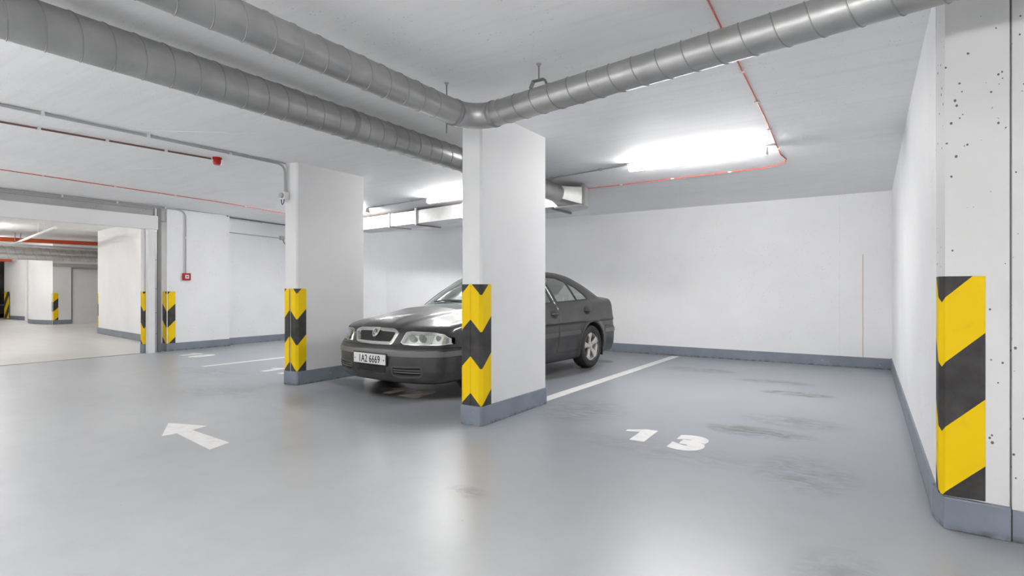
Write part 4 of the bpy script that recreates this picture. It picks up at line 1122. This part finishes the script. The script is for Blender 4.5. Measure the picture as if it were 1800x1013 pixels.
for x in np.linspace(-0.66, 0.66, 15):
    y = 1.225 + 0.12 * (x / 0.6) ** 2; z = c_top(y) + c_crown(y) * (1 - (x / 0.76) ** 2)
    cw.append((x, y + 0.01, z + 0.004))
G().tube(cw, 0.018, 8).obj('scuttle', M['black'], CAR, smooth=True)
for sx, x0 in ((1, 0.30), (-1, -0.36)):
    pts = []
    for t_ in np.linspace(0, 1, 7):
        x = x0 + 0.30 * sx * t_ if sx > 0 else x0 + 0.62 * t_
        if sx > 0: x = -0.02 + 0.60 * t_
        y = 1.27 + 0.10 * (x / 0.6) ** 2 + 0.02 * t_
        yy = np.linspace(1.0, 2.2, 600); zz = None
        zs = np.linspace(0.85, 1.3, 300); fv = body(np.stack([np.full(300, x), np.full(300, y + .03), zs], 1), True)
        z = zs[np.where(fv < 0)[0][-1]] + 0.012
        pts.append((x, y + .03, z))
    wp = G().tube(pts, 0.009, 6).obj('wiper', M['black'], CAR, smooth=True)

# wheels
def wheel(x, y, sx):
    t_ = bpy.data.objects.new('wheel', None); C.objects.link(t_); t_.parent = CAR; t_.location = (x, y, WR); t_.empty_display_size = 0.05
    W = 0.0975
    prof = [(0.205, -W + .01), (0.235, -W), (0.275, -W - 0.004), (0.300, -W + 0.008), (0.312, -W + 0.024), (WR, -0.045), (WR, 0.045), (0.312, W - 0.024), (0.300, W - 0.008), (0.275, W + 0.004), (0.235, W), (0.205, W - 0.01), (0.200, W - 0.03), (0.200, -W + 0.03)]
    g_ = G(); n_ = 64; m_ = len(prof)
    vs = []
    for r, h_ in prof:
        for j in range(n_):
            a = 2 * math.pi * j / n_; rr = r - (0.007 if (r > 0.311 and j % 2) else 0.0)
            vs.append((h_, rr * math.cos(a), rr * math.sin(a)))
    g_.add(vs, [(i * n_ + j, i * n_ + (j + 1) % n_, ((i + 1) % m_) * n_ + (j + 1) % n_, ((i + 1) % m_) * n_ + j) for i in range(m_) for j in range(n_)])
    g_.obj('tyre', M['rubber'], t_, smooth=True, angle=30)
    for q in (-0.03, 0.0, 0.03):
        G().tube([(q, (WR + .0005) * math.cos(a), (WR + .0005) * math.sin(a)) for a in np.linspace(0, 2 * math.pi, 49)], 0.003, 4, cap=False).obj('tread_groove', M['black'], t_)
    o_ = W * sx
    rp = [(0.215, 0.0), (0.215, -0.012), (0.200, -0.018), (0.192, -0.030), (0.188, -0.10), (0.19, -0.17), (0.205, -0.185)]
    G().lathe([(r, sx * (W - 0.002 + h_)) for r, h_ in rp], axis='x', n=48, cap=False).obj('rim', M['alloy'], t_, smooth=True)
    G().lathe([(0.125, sx * (W - 0.09)), (0.125, sx * (W - 0.10)), (0.0, sx * (W - 0.10))], axis='x', n=32).obj('brake_disc', M['disc'], t_, smooth=True)
    G().lathe([(0.0, sx * (W - 0.12)), (0.19, sx * (W - 0.12))], axis='x', n=32).obj('drum', M['inner'], t_)
    for i in range(5):
        a = math.pi / 2 + 2 * math.pi * i / 5 + 0.15; e1 = Vector((0, math.cos(a), math.sin(a))); e2 = Vector((0, -math.sin(a), math.cos(a)))
        X_ = Vector((1, 0, 0)) * sx
        st_ = [(0.035, 0.024, -0.030), (0.07, 0.026, -0.026), (0.12, 0.033, -0.016), (0.165, 0.047, -0.010), (0.203, 0.068, -0.014)]
        vs = []
        for r, hw, dp in st_:
            c_ = e1 * r + X_ * (W + dp)
            vs += [c_ + e2 * hw - X_ * 0.006, c_ + e2 * hw * 0.5, c_ - e2 * hw * 0.5, c_ - e2 * hw - X_ * 0.006, c_ - e2 * hw * 0.8 - X_ * 0.035, c_ + e2 * hw * 0.8 - X_ * 0.035]
        fs3 = [(k_ * 6 + j, k_ * 6 + (j + 1) % 6, (k_ + 1) * 6 + (j + 1) % 6, (k_ + 1) * 6 + j) for k_ in range(4) for j in range(6)] + [(0, 1, 2, 3, 4, 5), (29, 28, 27, 26, 25, 24)]
        G().add(vs, fs3).obj('spoke', M['alloy'], t_, bevel=0.004)
        b_ = Vector((0, math.cos(a + 0.63), math.sin(a + 0.63))) * 0.050 + X_ * (W - 0.026)
        G().tube([tuple(b_ - X_ * .02), tuple(b_ + X_ * .004)], 0.008, 6).obj('wheel_bolt', M['dark_steel'], t_)
    G().lathe([(0.066, sx * (W - 0.045)), (0.062, sx * (W - 0.028)), (0.034, sx * (W - 0.024)), (0.032, sx * (W - 0.014)), (0.0, sx * (W - 0.012))], axis='x', n=24).obj('wheel_centre', M['alloy'], t_, smooth=True)
    return t_
for wy in WHEELS:
    for sx in (1, -1): wheel(sx * 0.755, wy, sx)

YAW = math.radians(-3.8)
CAR.rotation_euler.z = YAW
CAR.location = (-4.617, 4.246, 0); CAR.scale = (1.025, 1.025, 1.025)
far_car = copy_tree(CAR)
far_car.location = (-34.3, 7.0, 0); far_car.rotation_euler.z = math.radians(-90)
tag(far_car, 'black car barely visible at the far left edge behind the gate', 'car')
